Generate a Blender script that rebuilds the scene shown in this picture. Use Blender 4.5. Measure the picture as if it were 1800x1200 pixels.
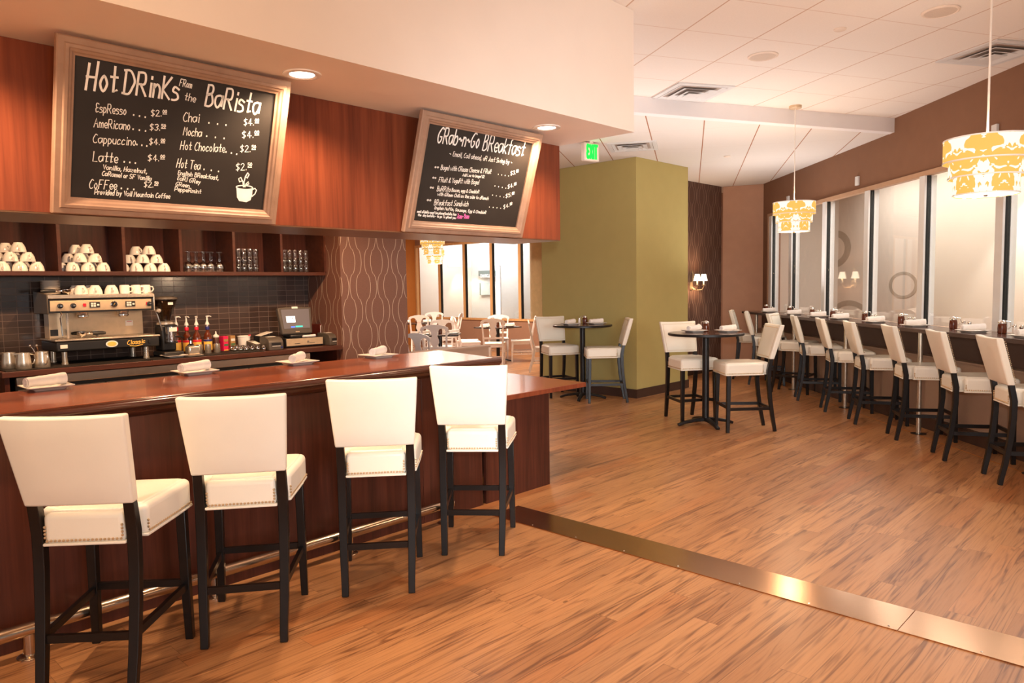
import bpy, math, random
from mathutils import Vector, Matrix
import numpy as np
random.seed(7)
PI = math.pi
for _o in list(bpy.data.objects): bpy.data.objects.remove(_o)
SC = bpy.context.scene
COL = SC.collection

# ------------------------------------------------------------------ camera
F_PX, PITCH, ROLL = 1295.66, math.radians(4.2514), math.radians(0.9203)
cp, sp, cr, sr = math.cos(PITCH), math.sin(PITCH), math.cos(ROLL), math.sin(ROLL)
FWD = Vector((0, cp, -sp)); DWN = Vector((0, -sp, -cp)); RGT = Vector((1, 0, 0))
CR = RGT * cr + DWN * sr; CD = DWN * cr - RGT * sr
EYE = Vector((0, 0, 1.6))
cam = bpy.data.cameras.new('camera'); cam.sensor_width = 36; cam.lens = 36 * F_PX / 1800
cam.clip_start = 0.05; cam.clip_end = 100
camo = bpy.data.objects.new('camera', cam); COL.objects.link(camo)
up, back = -CD, -FWD
camo.matrix_world = Matrix(((CR.x, up.x, back.x, EYE.x), (CR.y, up.y, back.y, EYE.y), (CR.z, up.z, back.z, EYE.z), (0, 0, 0, 1)))
SC.camera = camo

# ------------------------------------------------------------------ view, world
SC.view_settings.view_transform = 'Standard'; SC.view_settings.look = 'None'
SC.view_settings.exposure = 0.36; SC.view_settings.gamma = 1.0; SC.view_settings.use_curve_mapping = False
w = bpy.data.worlds.new('world'); SC.world = w; w.use_nodes = True
w.node_tree.nodes['Background'].inputs[0].default_value = (1.0, 0.92, 0.86, 1)
w.node_tree.nodes['Background'].inputs[1].default_value = 0.45

# ------------------------------------------------------------------ frames of the plan
TB, TW = math.radians(43.5861), math.radians(-0.5397)
RB = PI / 2 - TB            # rotation of things set square to the bar: local x runs along the bar, local y away from the guests
RW = -TW                    # rotation of things set square to the window wall: local x towards the wall, local y along it
UB = Vector((math.sin(TB), math.cos(TB), 0)); NB = Vector((-math.cos(TB), math.sin(TB), 0))
UW = Vector((math.sin(TW), math.cos(TW), 0)); NW = Vector((math.cos(TW), -math.sin(TW), 0))
def B(u, v, z=0.0): return UB * u + NB * v + Vector((0, 0, z))
def W(n, a, z=0.0): return NW * n + UW * a + Vector((0, 0, z))
# sight lines measured on the photograph, met with real planes of the room
def sight(px, py): return CR * ((px - 900) / F_PX) + CD * ((py - 600) / F_PX) + FWD
def onz(px, py, z=0.0):
    d = sight(px, py); return EYE + d * ((z - EYE.z) / d.z)
def onplane(px, py, n, dist):
    d = sight(px, py); return EYE + d * ((dist - EYE.dot(n)) / d.dot(n))
def onB(px, py, v):
    p = onplane(px, py, NB, v); return p.dot(UB), p.z          # (u, z)
def bu(p): return p.dot(UB)
def bv(p): return p.dot(NB)

# ------------------------------------------------------------------ lights
def light(kind, name, loc, energy, color, size=0.1, aim=None, **kw):
    l = bpy.data.lights.new(name, kind); l.energy = energy; l.color = color
    if kind == 'AREA':
        l.size = size
        if 'sy' in kw: l.shape = 'RECTANGLE'; l.size_y = kw['sy']
        if kw.get('disk'): l.shape = 'DISK'
        if 'spread' in kw: l.spread = math.radians(kw['spread'])
    else: l.shadow_soft_size = size
    if kind == 'SPOT':
        l.spot_size = math.radians(kw.get('angle', 100)); l.spot_blend = kw.get('blend', 0.6)
    o = bpy.data.objects.new(name, l); COL.objects.link(o); o.location = loc
    if 'rz' in kw: o.rotation_euler = (0, 0, kw['rz'])
    elif aim is not None:
        o.rotation_euler = (Vector(aim) - Vector(loc)).to_track_quat('-Z', 'Y').to_euler()
    return o
WARM = (1.0, 0.68, 0.42); SOFT = (1.0, 0.84, 0.68); NEUT = (1.0, 0.97, 0.93)
light('SPOT', 'camera_flash', (0.06, 0.0, 1.78), 420, (0.96, 0.98, 1.0), 0.04, aim=(2.5, 9.0, 1.05), angle=66, blend=1.0)
light('AREA', 'lobby_daylight', (3.0, -2.2, 1.7), 30, (0.97, 0.98, 1.0), 2.0, aim=(0.25, 5.0, 0.75), sy=1.8, spread=56)
# added upward discs that fill the ceilings with light; no fixtures stand there
for _l, _e, _d in (((2.1, 4.2, 1.3), 7, 2.4), ((2.5, 8.2, 1.3), 19, 2.2), ((0.3, 7.6, 1.3), 16, 1.6), ((3.75, 10.8, 1.3), 16, 1.0)):
    light('AREA', 'ceiling_fill', _l, _e, (1.0, 0.92, 0.88), _d, aim=(_l[0], _l[1] + .001, 5.0), disk=True, spread=140)
for _u in (0.9, 2.3, 3.6):
    light('SPOT', 'back_bar_downlight', B(_u, 5.35, 2.66), 120, (1.0, 0.62, 0.34), 0.06, aim=B(_u, 5.7, 1.0), angle=150, blend=0.7)
light('POINT', 'warm_fill_left', (-1.6, 1.1, 2.45), 54, (1.0, 0.60, 0.28), 0.2)  # added unseen fill that warms the left end of the bar
light('POINT', 'counter_lamp', (2.3, 1.5, 2.25), 14, (1.0, 0.66, 0.38), 0.12)
# corridor lamps beyond the glass
light('AREA', 'corridor_light', W(5.55, 7.0, 3.3), 175, NEUT, 0.6, rz=RW, sy=11.0)
light('SPOT', 'corridor_downlight', W(5.75, 8.6, 2.95), 95, (1.0, 0.93, 0.86), 0.05, aim=W(6.25, 8.65, 0.9), angle=90, blend=0.35)
light('AREA', 'lobby_light', B(15.2, 12.8, 3.6), 1250, (0.95, 0.97, 1.0), 1.2, rz=RB, sy=7.0)
light('AREA', 'dining_light', B(10.6, 12.0, 3.3), 260, SOFT, 0.8, rz=RB, sy=4.0)

# ------------------------------------------------------------------ materials
MATS = {}
class N:
    def __init__(s, name):
        s.m = bpy.data.materials.new(name); s.m.use_nodes = True; s.t = s.m.node_tree; s.n = s.t.nodes
        s.p = s.n['Principled BSDF']; s.out = s.n['Material Output']
    def node(s, typ, **kw):
        n = s.n.new(typ)
        for k, v in kw.items(): setattr(n, k, v)
        return n
    def set(s, sock, v):
        if isinstance(v, bpy.types.NodeSocket): s.t.links.new(v, sock)
        elif v is not None:
            if isinstance(v, (tuple, list)) and len(v) == 3 and sock.type == 'RGBA': v = (*v, 1)
            sock.default_value = v
    def math(s, op, a, b=None, c=None, clamp=False):
        n = s.node('ShaderNodeMath', operation=op); n.use_clamp = clamp
        s.set(n.inputs[0], a); s.set(n.inputs[1], b); s.set(n.inputs[2], c); return n.outputs[0]
    def obj(s):
        if not hasattr(s, '_o'):
            tc = s.node('ShaderNodeTexCoord'); sx = s.node('ShaderNodeSeparateXYZ'); s.t.links.new(tc.outputs['Object'], sx.inputs[0])
            s._v = tc.outputs['Object']; s._o = sx.outputs
        return s._o
    def comb(s, x, y, z):
        n = s.node('ShaderNodeCombineXYZ')
        for i, q in enumerate((x, y, z)): s.set(n.inputs[i], q)
        return n.outputs[0]
    def noise(s, vec, scale=5, detail=3, rough=0.5, dist=0.0):
        n = s.node('ShaderNodeTexNoise'); s.set(n.inputs['Vector'], vec); n.inputs['Scale'].default_value = scale
        n.inputs['Detail'].default_value = detail; n.inputs['Roughness'].default_value = rough; n.inputs['Distortion'].default_value = dist
        return n.outputs['Fac']
    def white(s, vec):
        n = s.node('ShaderNodeTexWhiteNoise', noise_dimensions='3D'); s.set(n.inputs['Vector'], vec); return n.outputs['Value']
    def ramp(s, fac, stops):
        n = s.node('ShaderNodeValToRGB'); s.set(n.inputs[0], fac); e = n.color_ramp.elements
        while len(e) < len(stops): e.new(0.5)
        for i, (p, c) in enumerate(stops):
            e[i].position = p; e[i].color = (*c, 1) if len(c) == 3 else c
        return n.outputs[0]
    def mix(s, fac, a, b, mode='MIX'):
        n = s.node('ShaderNodeMix', data_type='RGBA', blend_type=mode)
        s.set(n.inputs[0], fac); s.set(n.inputs[6], a); s.set(n.inputs[7], b); return n.outputs[2]
    def bump(s, h, strength=0.2, dist=0.01):
        n = s.node('ShaderNodeBump'); s.set(n.inputs['Height'], h); n.inputs['Strength'].default_value = strength; n.inputs['Distance'].default_value = dist
        s.t.links.new(n.outputs[0], s.p.inputs['Normal'])
    def fin(s, col=None, rough=None, metal=None, spec=None, coat=None):
        s.set(s.p.inputs['Base Color'], col)
        s.set(s.p.inputs['Roughness'], rough); s.set(s.p.inputs['Metallic'], metal)
        s.set(s.p.inputs['Specular IOR Level'], spec); s.set(s.p.inputs['Coat Weight'], coat)
        return s.m
def lin(*c): return tuple(((x / 255) / 12.92 if x <= 10 else ((x / 255 + 0.055) / 1.055) ** 2.4) for x in c)

def plain(name, col, rough=0.5, metal=0.0, spec=0.5, var=0.06, scale=12.0, bump=0.0, coat=0.0):
    n = N(name); n.obj(); f = n.noise(n._v, scale, 3)
    a = tuple(max(0, c * (1 - var)) for c in col); b = tuple(min(1, c * (1 + var)) for c in col)
    c = n.ramp(f, [(0.3, a), (0.7, b)])
    if bump: n.bump(n.noise(n._v, scale * 14, 2), bump, 0.002)
    return n.fin(c, rough, metal, spec, coat)
def emis(name, col, strength):
    n = N(name); n.obj(); f = n.noise(n._v, 30, 1)
    n.set(n.p.inputs['Base Color'], tuple(0.8 * c for c in col)); n.set(n.p.inputs['Emission Color'], n.ramp(f, [(0, tuple(c * 0.97 for c in col)), (1, col)]))
    n.p.inputs['Emission Strength'].default_value = strength; n.p.inputs['Roughness'].default_value = 0.5
    return n.m
def wood(name, cols, grain=(30, 30, 2.0), rough=0.35, spec=0.5, coat=0.0, bands=6.0):
    n = N(name); o = n.obj()
    v = n.comb(n.math('MULTIPLY', o[0], grain[0]), n.math('MULTIPLY', o[1], grain[1]), n.math('MULTIPLY', o[2], grain[2]))
    f1 = n.noise(v, 1.0, 4, 0.6); f2 = n.noise(v, 0.16, 2)
    f = n.math('ADD', n.math('MULTIPLY', f1, 0.6), n.math('MULTIPLY', f2, 0.4))
    c = n.ramp(f, [(0.32, cols[0]), (0.5, cols[1]), (0.68, cols[2])])
    n.bump(f1, 0.04, 0.003)
    return n.fin(c, rough, 0.0, spec, coat)
def glassy(name, tint=(1, 1, 1), refl=0.10, rough=0.0):
    n = N(name); n.n.remove(n.p)
    tr = n.node('ShaderNodeBsdfTransparent'); tr.inputs[0].default_value = (*tint, 1)
    gl = n.node('ShaderNodeBsdfGlossy'); gl.inputs[0].default_value = (1, 1, 1, 1); gl.inputs['Roughness'].default_value = rough
    lw = n.node('ShaderNodeLayerWeight'); lw.inputs[0].default_value = 0.5
    fr = n.math('MULTIPLY_ADD', n.math('POWER', lw.outputs['Facing'], 4.0), 0.8, refl, clamp=True)
    mx = n.node('ShaderNodeMixShader'); n.t.links.new(fr, mx.inputs[0])
    n.t.links.new(tr.outputs[0], mx.inputs[1]); n.t.links.new(gl.outputs[0], mx.inputs[2]); n.t.links.new(mx.outputs[0], n.out.inputs[0])
    return n.m

def floor_mat():
    n = N('plank_floor'); o = n.obj(); pw, pl = 0.125, 1.22
    row = n.math('FLOOR', n.math('DIVIDE', o[1], pw))
    off = n.math('MULTIPLY', n.white(n.comb(row, 3.3, 0.0)), pl)
    uu = n.math('ADD', o[0], off)
    idx = n.math('FLOOR', n.math('DIVIDE', uu, pl))
    r1 = n.white(n.comb(row, idx, 1.0)); r2 = n.white(n.comb(row, idx, 7.0))
    gx = n.math('ADD', n.math('MULTIPLY', o[0], 1.0), n.math('MULTIPLY', r1, 37.0))
    warp = n.comb(n.math('MULTIPLY', gx, 0.75), n.math('MULTIPLY', o[1], 13.0), n.math('MULTIPLY', r2, 20))
    w1 = n.noise(warp, 1.0, 2, 0.5, 0.3)
    bands = n.math('SINE', n.math('MULTIPLY', w1, 58.0))
    bands = n.math('MULTIPLY_ADD', bands, 0.5, 0.5)
    fine = n.noise(n.comb(n.math('MULTIPLY', gx, 5.0), n.math('MULTIPLY', o[1], 130.0), r2), 1.0, 3, 0.6)
    dark = n.noise(n.comb(n.math('MULTIPLY', gx, 0.8), n.math('MULTIPLY', o[1], 19.0), n.math('MULTIPLY', r1, 9)), 1.0, 4, 0.62)
    base = n.ramp(r1, [(0.0, lin(164, 115, 75)), (0.45, lin(178, 128, 85)), (0.8, lin(190, 138, 92)), (1.0, lin(172, 114, 70))])
    c = n.mix(n.math('MULTIPLY', n.math('POWER', bands, 3.0), n.math('MULTIPLY', n.ramp(dark, [(0.40, (0, 0, 0)), (0.58, (1, 1, 1))]), 0.70)), base, lin(92, 50, 28))
    c = n.mix(n.math('MULTIPLY', n.ramp(dark, [(0.55, (0, 0, 0)), (0.72, (1, 1, 1))]), 0.62), c, lin(98, 58, 36))
    c = n.mix(n.math('MULTIPLY', n.ramp(fine, [(0.5, (0, 0, 0)), (0.75, (1, 1, 1))]), 0.30), c, lin(120, 70, 42))
    fy = n.math('ABSOLUTE', n.math('SUBTRACT', n.math('FRACT', n.math('DIVIDE', o[1], pw)), 0.5))
    fx = n.math('ABSOLUTE', n.math('SUBTRACT', n.math('FRACT', n.math('DIVIDE', uu, pl)), 0.5))
    seam = n.math('MAXIMUM', n.math('GREATER_THAN', fy, 0.493), n.math('GREATER_THAN', fx, 0.4988))
    c = n.mix(n.math('MULTIPLY', seam, 0.45), c, lin(80, 44, 26))
    kx = n.node('ShaderNodeTexVoronoi'); n.set(kx.inputs['Vector'], n.comb(n.math('MULTIPLY', gx, 2.2), n.math('MULTIPLY', o[1], 5.0), 0.0)); kx.inputs['Scale'].default_value = 1.0
    knot = n.math('MULTIPLY', n.math('LESS_THAN', kx.outputs['Distance'], 0.04), 0.6)
    c = n.mix(knot, c, lin(70, 36, 20))
    n.bump(n.math('ADD', n.math('MULTIPLY', fine, 0.3), n.math('MULTIPLY', seam, -0.6)), 0.06, 0.002)
    return n.fin(c, n.math('MULTIPLY_ADD', fine, 0.12, 0.26), 0.0, 0.45)
def tile_mat():
    n = N('glazed_wall_tile'); o = n.obj(); tw, th = 0.102, 0.0515
    fx = n.math('FRACT', n.math('DIVIDE', o[0], tw)); fz = n.math('FRACT', n.math('DIVIDE', o[2], th))
    gx = n.math('LESS_THAN', fx, 0.035); gz = n.math('LESS_THAN', fz, 0.07); g = n.math('MAXIMUM', gx, gz)
    r = n.white(n.comb(n.math('FLOOR', n.math('DIVIDE', o[0], tw)), n.math('FLOOR', n.math('DIVIDE', o[2], th)), 0.5))
    c = n.ramp(r, [(0, lin(58, 46, 42)), (1, lin(76, 60, 53))])
    c = n.mix(g, c, lin(110, 88, 76))
    nz = n.noise(n._v, 22, 1)
    n.bump(n.math('ADD', n.math('MULTIPLY', nz, 0.25), n.math('MULTIPLY', g, -1.0)), 0.25, 0.003)
    return n.fin(c, n.math('MULTIPLY_ADD', g, 0.5, 0.12), 0.0, 0.6)
def wallpaper_mat(name, basecol, linecol, axis=0, lw=0.0022, amt=0.75):
    n = N(name); o = n.obj(); X, Z = o[axis], o[2]
    sn = n.math('SINE', n.math('MULTIPLY', Z, PI / 0.25))
    g = n.math('MULTIPLY', n.math('SIGN', sn), n.math('MULTIPLY', n.math('POWER', n.math('ABSOLUTE', sn), 0.6), 0.034))
    xm = n.math('MULTIPLY', n.math('FRACT', n.math('DIVIDE', X, 0.338)), 0.338)
    tot = None
    for c0, sg in ((0.055, 1), (0.131, 1), (0.212, -1), (0.288, -1)):
        d = n.math('ABSOLUTE', n.math('SUBTRACT', xm, n.math('MULTIPLY_ADD', g, float(sg), c0)))
        l = n.math('LESS_THAN', d, lw); tot = l if tot is None else n.math('MAXIMUM', tot, l)
    fib = n.noise(n.comb(n.math('MULTIPLY', X, 40), 0.0, n.math('MULTIPLY', Z, 160)), 1.0, 2)
    b = n.ramp(fib, [(0.3, tuple(c * 0.93 for c in basecol)), (0.7, tuple(c * 1.06 for c in basecol))])
    return n.fin(n.mix(n.math('MULTIPLY', tot, amt), b, linecol), 0.6, 0.0, 0.3)
def ceiling_mat(name, ang_t, ang_s, ph_t, ph_s, st, ss, col, gap, only=False):
    # grid of lay-in tiles: t runs along ang_t, s along ang_s (bearings from +y)
    n = N(name); o = n.obj()
    a = np.array([[math.sin(ang_t), math.sin(ang_s)], [math.cos(ang_t), math.cos(ang_s)]]); ia = np.linalg.inv(a)
    t = n.math('ADD', n.math('MULTIPLY', o[0], float(ia[0, 0])), n.math('MULTIPLY', o[1], float(ia[0, 1])))
    s = n.math('ADD', n.math('MULTIPLY', o[0], float(ia[1, 0])), n.math('MULTIPLY', o[1], float(ia[1, 1])))
    ft = n.math('ABSOLUTE', n.math('SUBTRACT', n.math('FRACT', n.math('DIVIDE', n.math('SUBTRACT', t, ph_t), st)), 0.5))
    fs = n.math('ABSOLUTE', n.math('SUBTRACT', n.math('FRACT', n.math('DIVIDE', n.math('SUBTRACT', s, ph_s), ss)), 0.5))
    gs = n.math('GREATER_THAN', fs, 0.5 - 0.006 / ss); gt = n.math('GREATER_THAN', ft, 0.5 - 0.005 / st)
    if only: gt = n.math('MULTIPLY', gt, 0.12)
    else: gt = n.math('MULTIPLY', gt, 0.5)
    g = n.math('MAXIMUM', gs, gt)
    f = n.noise(n._v, 90, 2)
    c = n.ramp(f, [(0.3, tuple(q * 0.97 for q in col)), (0.7, col)])
    c = n.mix(g, c, gap); n.bump(n.math('MULTIPLY', g, -1.0), 0.3, 0.004)
    return n.fin(c, 0.85, 0.0, 0.2)
def shade_mat():
    n = N('damask_lampshade'); o = n.obj()
    ang = n.math('ARCTAN2', o[1], o[0])
    p = n.math('PINGPONG', n.math('MULTIPLY', ang, 5 / (2 * PI) * 2), 1.0)
    q = n.math('MULTIPLY', o[2], 8.6)
    # sprays of leaves left and right of a rosette: mirrored, distorted blobs
    f = n.noise(n.comb(n.math('MULTIPLY', p, 1.25), n.math('ADD', q, 0.4), 4.0), 1.7, 1.6, 0.55, 1.1)
    leaf = n.math('GREATER_THAN', f, 0.55)
    z = n.math('FRACT', n.math('MULTIPLY', o[2], 1.0))
    c = n.mix(leaf, lin(250, 186, 86), lin(255, 250, 232))
    n.set(n.p.inputs['Base Color'], n.mix(0.9, c, (0.05, 0.04, 0.02))); n.set(n.p.inputs['Emission Color'], c)
    n.p.inputs['Emission Strength'].default_value = 0.80; n.p.inputs['Roughness'].default_value = 0.8
    return n.m

M = dict(
    floor=floor_mat(), tile=tile_mat(), shade=shade_mat(),
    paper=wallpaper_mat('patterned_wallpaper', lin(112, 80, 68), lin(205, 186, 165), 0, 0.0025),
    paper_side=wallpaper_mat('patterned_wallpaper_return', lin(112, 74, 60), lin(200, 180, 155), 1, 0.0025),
    paper_far=wallpaper_mat('fine_wallpaper', lin(92, 66, 56), lin(158, 132, 115), 0, 0.006, 0.6),
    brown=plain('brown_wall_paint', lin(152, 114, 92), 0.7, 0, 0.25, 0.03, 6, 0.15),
    brownshaded=plain('shaded_brown_wall_paint', lin(136, 99, 77), 0.7, 0, 0.25, 0.03, 6, 0.15), brownlit=plain('lit_brown_wall_paint', lin(196, 152, 126), 0.7, 0, 0.25, 0.03, 6, 0.15),  # one brown paint in two tones: shaded window wall, lit end wall
    brownlo=plain('taupe_wall_panel', lin(168, 138, 116), 0.6, 0, 0.25, 0.03, 6, 0.1),
    umber=plain('umber_wall_panel', lin(96, 70, 58), 0.55, 0, 0.3, 0.05, 6),
    ochre=plain('ochre_wall_paint', lin(178, 110, 50), 0.7, 0, 0.25, 0.03, 6),
    olive=plain('olive_wall_paint', lin(182, 166, 106), 0.75, 0, 0.2, 0.02, 5, 0.2),
    white=plain('white_ceiling_paint', lin(236, 220, 206), 0.8, 0, 0.2, 0.015, 4),
    coolwhite=plain('cool_white_paint', lin(240, 236, 236), 0.8, 0, 0.2, 0.015, 4),
    ceil=ceiling_mat('lay_in_ceiling_tile', math.radians(-15.4176), math.radians(-15.4176 + 90 - 4.399), 4.967, 2.845, 0.622, 0.642, lin(242, 234, 227), lin(206, 178, 158)),
    ceil2=ceiling_mat('lower_ceiling_tile', math.radians(13.6), math.radians(103.6), 0.30, -0.455, 1.22, 0.605, lin(232, 225, 219), lin(170, 120, 92), True),
    base=plain('dark_brown_baseboard', lin(70, 48, 38), 0.5, 0, 0.4, 0.08, 8),
    barwood=wood('mahogany_panel', (lin(52, 26, 18), lin(72, 36, 26), lin(88, 46, 33)), (38, 38, 1.6), 0.36, 0.3),
    headwood=wood('header_panel', (lin(94, 44, 27), lin(118, 58, 36), lin(136, 70, 43)), (34, 34, 1.4), 0.42, 0.22),
    topwood=wood('polished_bar_top', (lin(112, 52, 26), lin(144, 70, 36), lin(168, 88, 47)), (1.4, 30, 30), 0.22, 0.5, 0.15),
    edgewood=wood('bar_nosing', (lin(48, 24, 17), lin(62, 31, 22), lin(78, 40, 28)), (1.4, 30, 30), 0.22, 0.5, 0.3),
    shelfwood=wood('shelf_board', (lin(58, 30, 20), lin(76, 40, 27), lin(92, 50, 34)), (2, 26, 26), 0.35),
    tablewood=wood('table_laminate', (lin(70, 46, 36), lin(84, 56, 44), lin(98, 66, 50)), (3, 26, 26), 0.2, 0.5),
    oak=wood('oak_frame', (lin(182, 134, 84), lin(200, 152, 100), lin(212, 166, 114)), (26, 26, 2), 0.45),
    boardframe=wood('frame_moulding', (lin(140, 108, 88), lin(154, 121, 100), lin(166, 134, 112)), (9, 9, 9), 0.5, 0.4),
    slate=plain('chalkboard_black', lin(42, 36, 32), 0.55, 0, 0.35, 0.15, 5),
    chalk=plain('white_chalk', lin(246, 240, 232), 0.9, 0, 0.1),
    pinkchalk=plain('pink_chalk', lin(255, 120, 190), 0.9, 0, 0.1),
    vinyl=plain('cream_vinyl', lin(244, 237, 222), 0.33, 0, 0.45, 0.02, 5, 0.12),
    black=plain('black_stained_wood', lin(22, 17, 15), 0.32, 0, 0.4, 0.15, 20),
    nail=plain('brass_nailhead', lin(214, 186, 148), 0.3, 0.6),
    steel=plain('brushed_steel', lin(216, 202, 184), 0.27, 0.8, 0.5, 0.06, 30),
    bronze=plain('bronze_threshold', lin(190, 148, 114), 0.2, 1.0, 0.5, 0.05, 6),
    chrome=plain('chrome', lin(225, 222, 218), 0.08, 1.0, 0.5, 0.02),
    rail=plain('polished_rail', lin(206, 186, 165), 0.2, 1.0, 0.5, 0.03),
    porcelain=plain('white_porcelain', lin(240, 232, 222), 0.15, 0, 0.5, 0.015),
    cloth=plain('white_linen', lin(240, 232, 226), 0.9, 0, 0.1, 0.03, 40, 0.3),
    chairwhite=plain('white_painted_chair', lin(238, 228, 220), 0.4, 0, 0.4, 0.02),
    blackmetal=plain('black_metal', lin(34, 31, 31), 0.35, 0.4, 0.5, 0.1),
    blackplastic=plain('black_plastic', lin(30, 27, 25), 0.4, 0, 0.5, 0.1),
    greyplastic=plain('charcoal_plastic', lin(84, 74, 64), 0.45, 0, 0.4, 0.08),
    goldsteel=plain('warm_steel_panel', lin(214, 188, 154), 0.34, 0.45, 0.5, 0.06, 20),
    alu=plain('white_aluminium', lin(222, 222, 222), 0.45, 0.0, 0.4, 0.02),
    gasket=plain('black_gasket', lin(28, 30, 30), 0.5, 0, 0.3),
    frametan=plain('tan_window_frame', lin(186, 150, 122), 0.5, 0, 0.3, 0.04),
    cream=plain('cream_corridor_wall', lin(228, 214, 200), 0.8, 0, 0.2, 0.02, 2),
    ring=plain('grey_ring_paint', lin(180, 166, 150), 0.8, 0, 0.2, 0.02),
    greywall=plain('pale_grey_corridor_wall', lin(206, 200, 192), 0.8, 0, 0.2, 0.02),
    lobby=plain('white_lobby_wall', lin(224, 224, 220), 0.7, 0, 0.2, 0.02),
    signgrey=plain('grey_sign', lin(120, 138, 136), 0.5), signwhite=plain('white_lettering', lin(240, 244, 244), 0.6),
    glass=glassy('window_glass', (0.97, 0.98, 0.97), 0.05), clear=glassy('clear_glassware', (0.86, 0.84, 0.82), 0.26, 0.06),
    tumblerglass=glassy('tumbler_glass', (0.90, 0.89, 0.88), 0.10, 0.04), smoke=glassy('smoked_hopper', (0.34, 0.27, 0.22), 0.06, 0.03), amber=plain('amber_syrup', lin(92, 38, 14), 0.12, 0, 0.6),
    lampwhite=emis('lamp_diffuser', (1.0, 0.95, 0.86), 0.95), canglow=emis('downlight_lens', (1.0, 0.90, 0.74), 6.0),
    candle=emis('sconce_shade', (1.0, 0.86, 0.62), 2.2), exitgreen=emis('exit_green', (0.0, 0.85, 0.06), 0.9),
    bluelamp=emis('blue_white_tube', (0.80, 0.86, 1.0), 2.0), screen=emis('pos_screen', (0.10, 0.075, 0.065), 0.9), note=emis('white_screen_note', (0.9, 0.97, 1.0), 0.9),
    iconblue=emis('blue_icon', (0.08, 0.18, 0.9), 1.0), icongreen=emis('teal_icon', (0.05, 0.6, 0.45), 0.9),
    red=plain('red_plastic', lin(214, 24, 52), 0.4), navy=plain('navy_label', lin(30, 36, 110), 0.5), yellow=plain('yellow_label', lin(244, 190, 84), 0.5),
    gold=plain('gold_lettering', lin(240, 190, 90), 0.4), magenta=plain('magenta_carton', lin(226, 30, 84), 0.5), tancarton=plain('tan_carton', lin(170, 128, 76), 0.5),
    choc=plain('chocolate_sauce', lin(76, 42, 28), 0.4), menured=plain('oxblood_menu_cover', lin(112, 36, 20), 0.5), paperwhite=plain('white_paper', lin(236, 226, 214), 0.8),
    plantgreen=plain('green_leaf', lin(80, 110, 70), 0.6), mat=plain('black_rubber_mat', lin(34, 27, 22), 0.7, 0, 0.3, 0.2, 60),
    ventgrey=plain('vent_throat', lin(176, 160, 150), 0.6), orangeseam=plain('orange_seam_strip', lin(214, 142, 74), 0.3, 0.6), undersheen=plain('painted_sheen_underside', lin(122, 88, 64), 0.28, 0.7, 0.5, 0.05, 4), curtain=plain('tan_curtain_wall', lin(232, 200, 152), 0.7),  # underside's bronze tone stands in for lights mirrored in the wood
)

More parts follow.
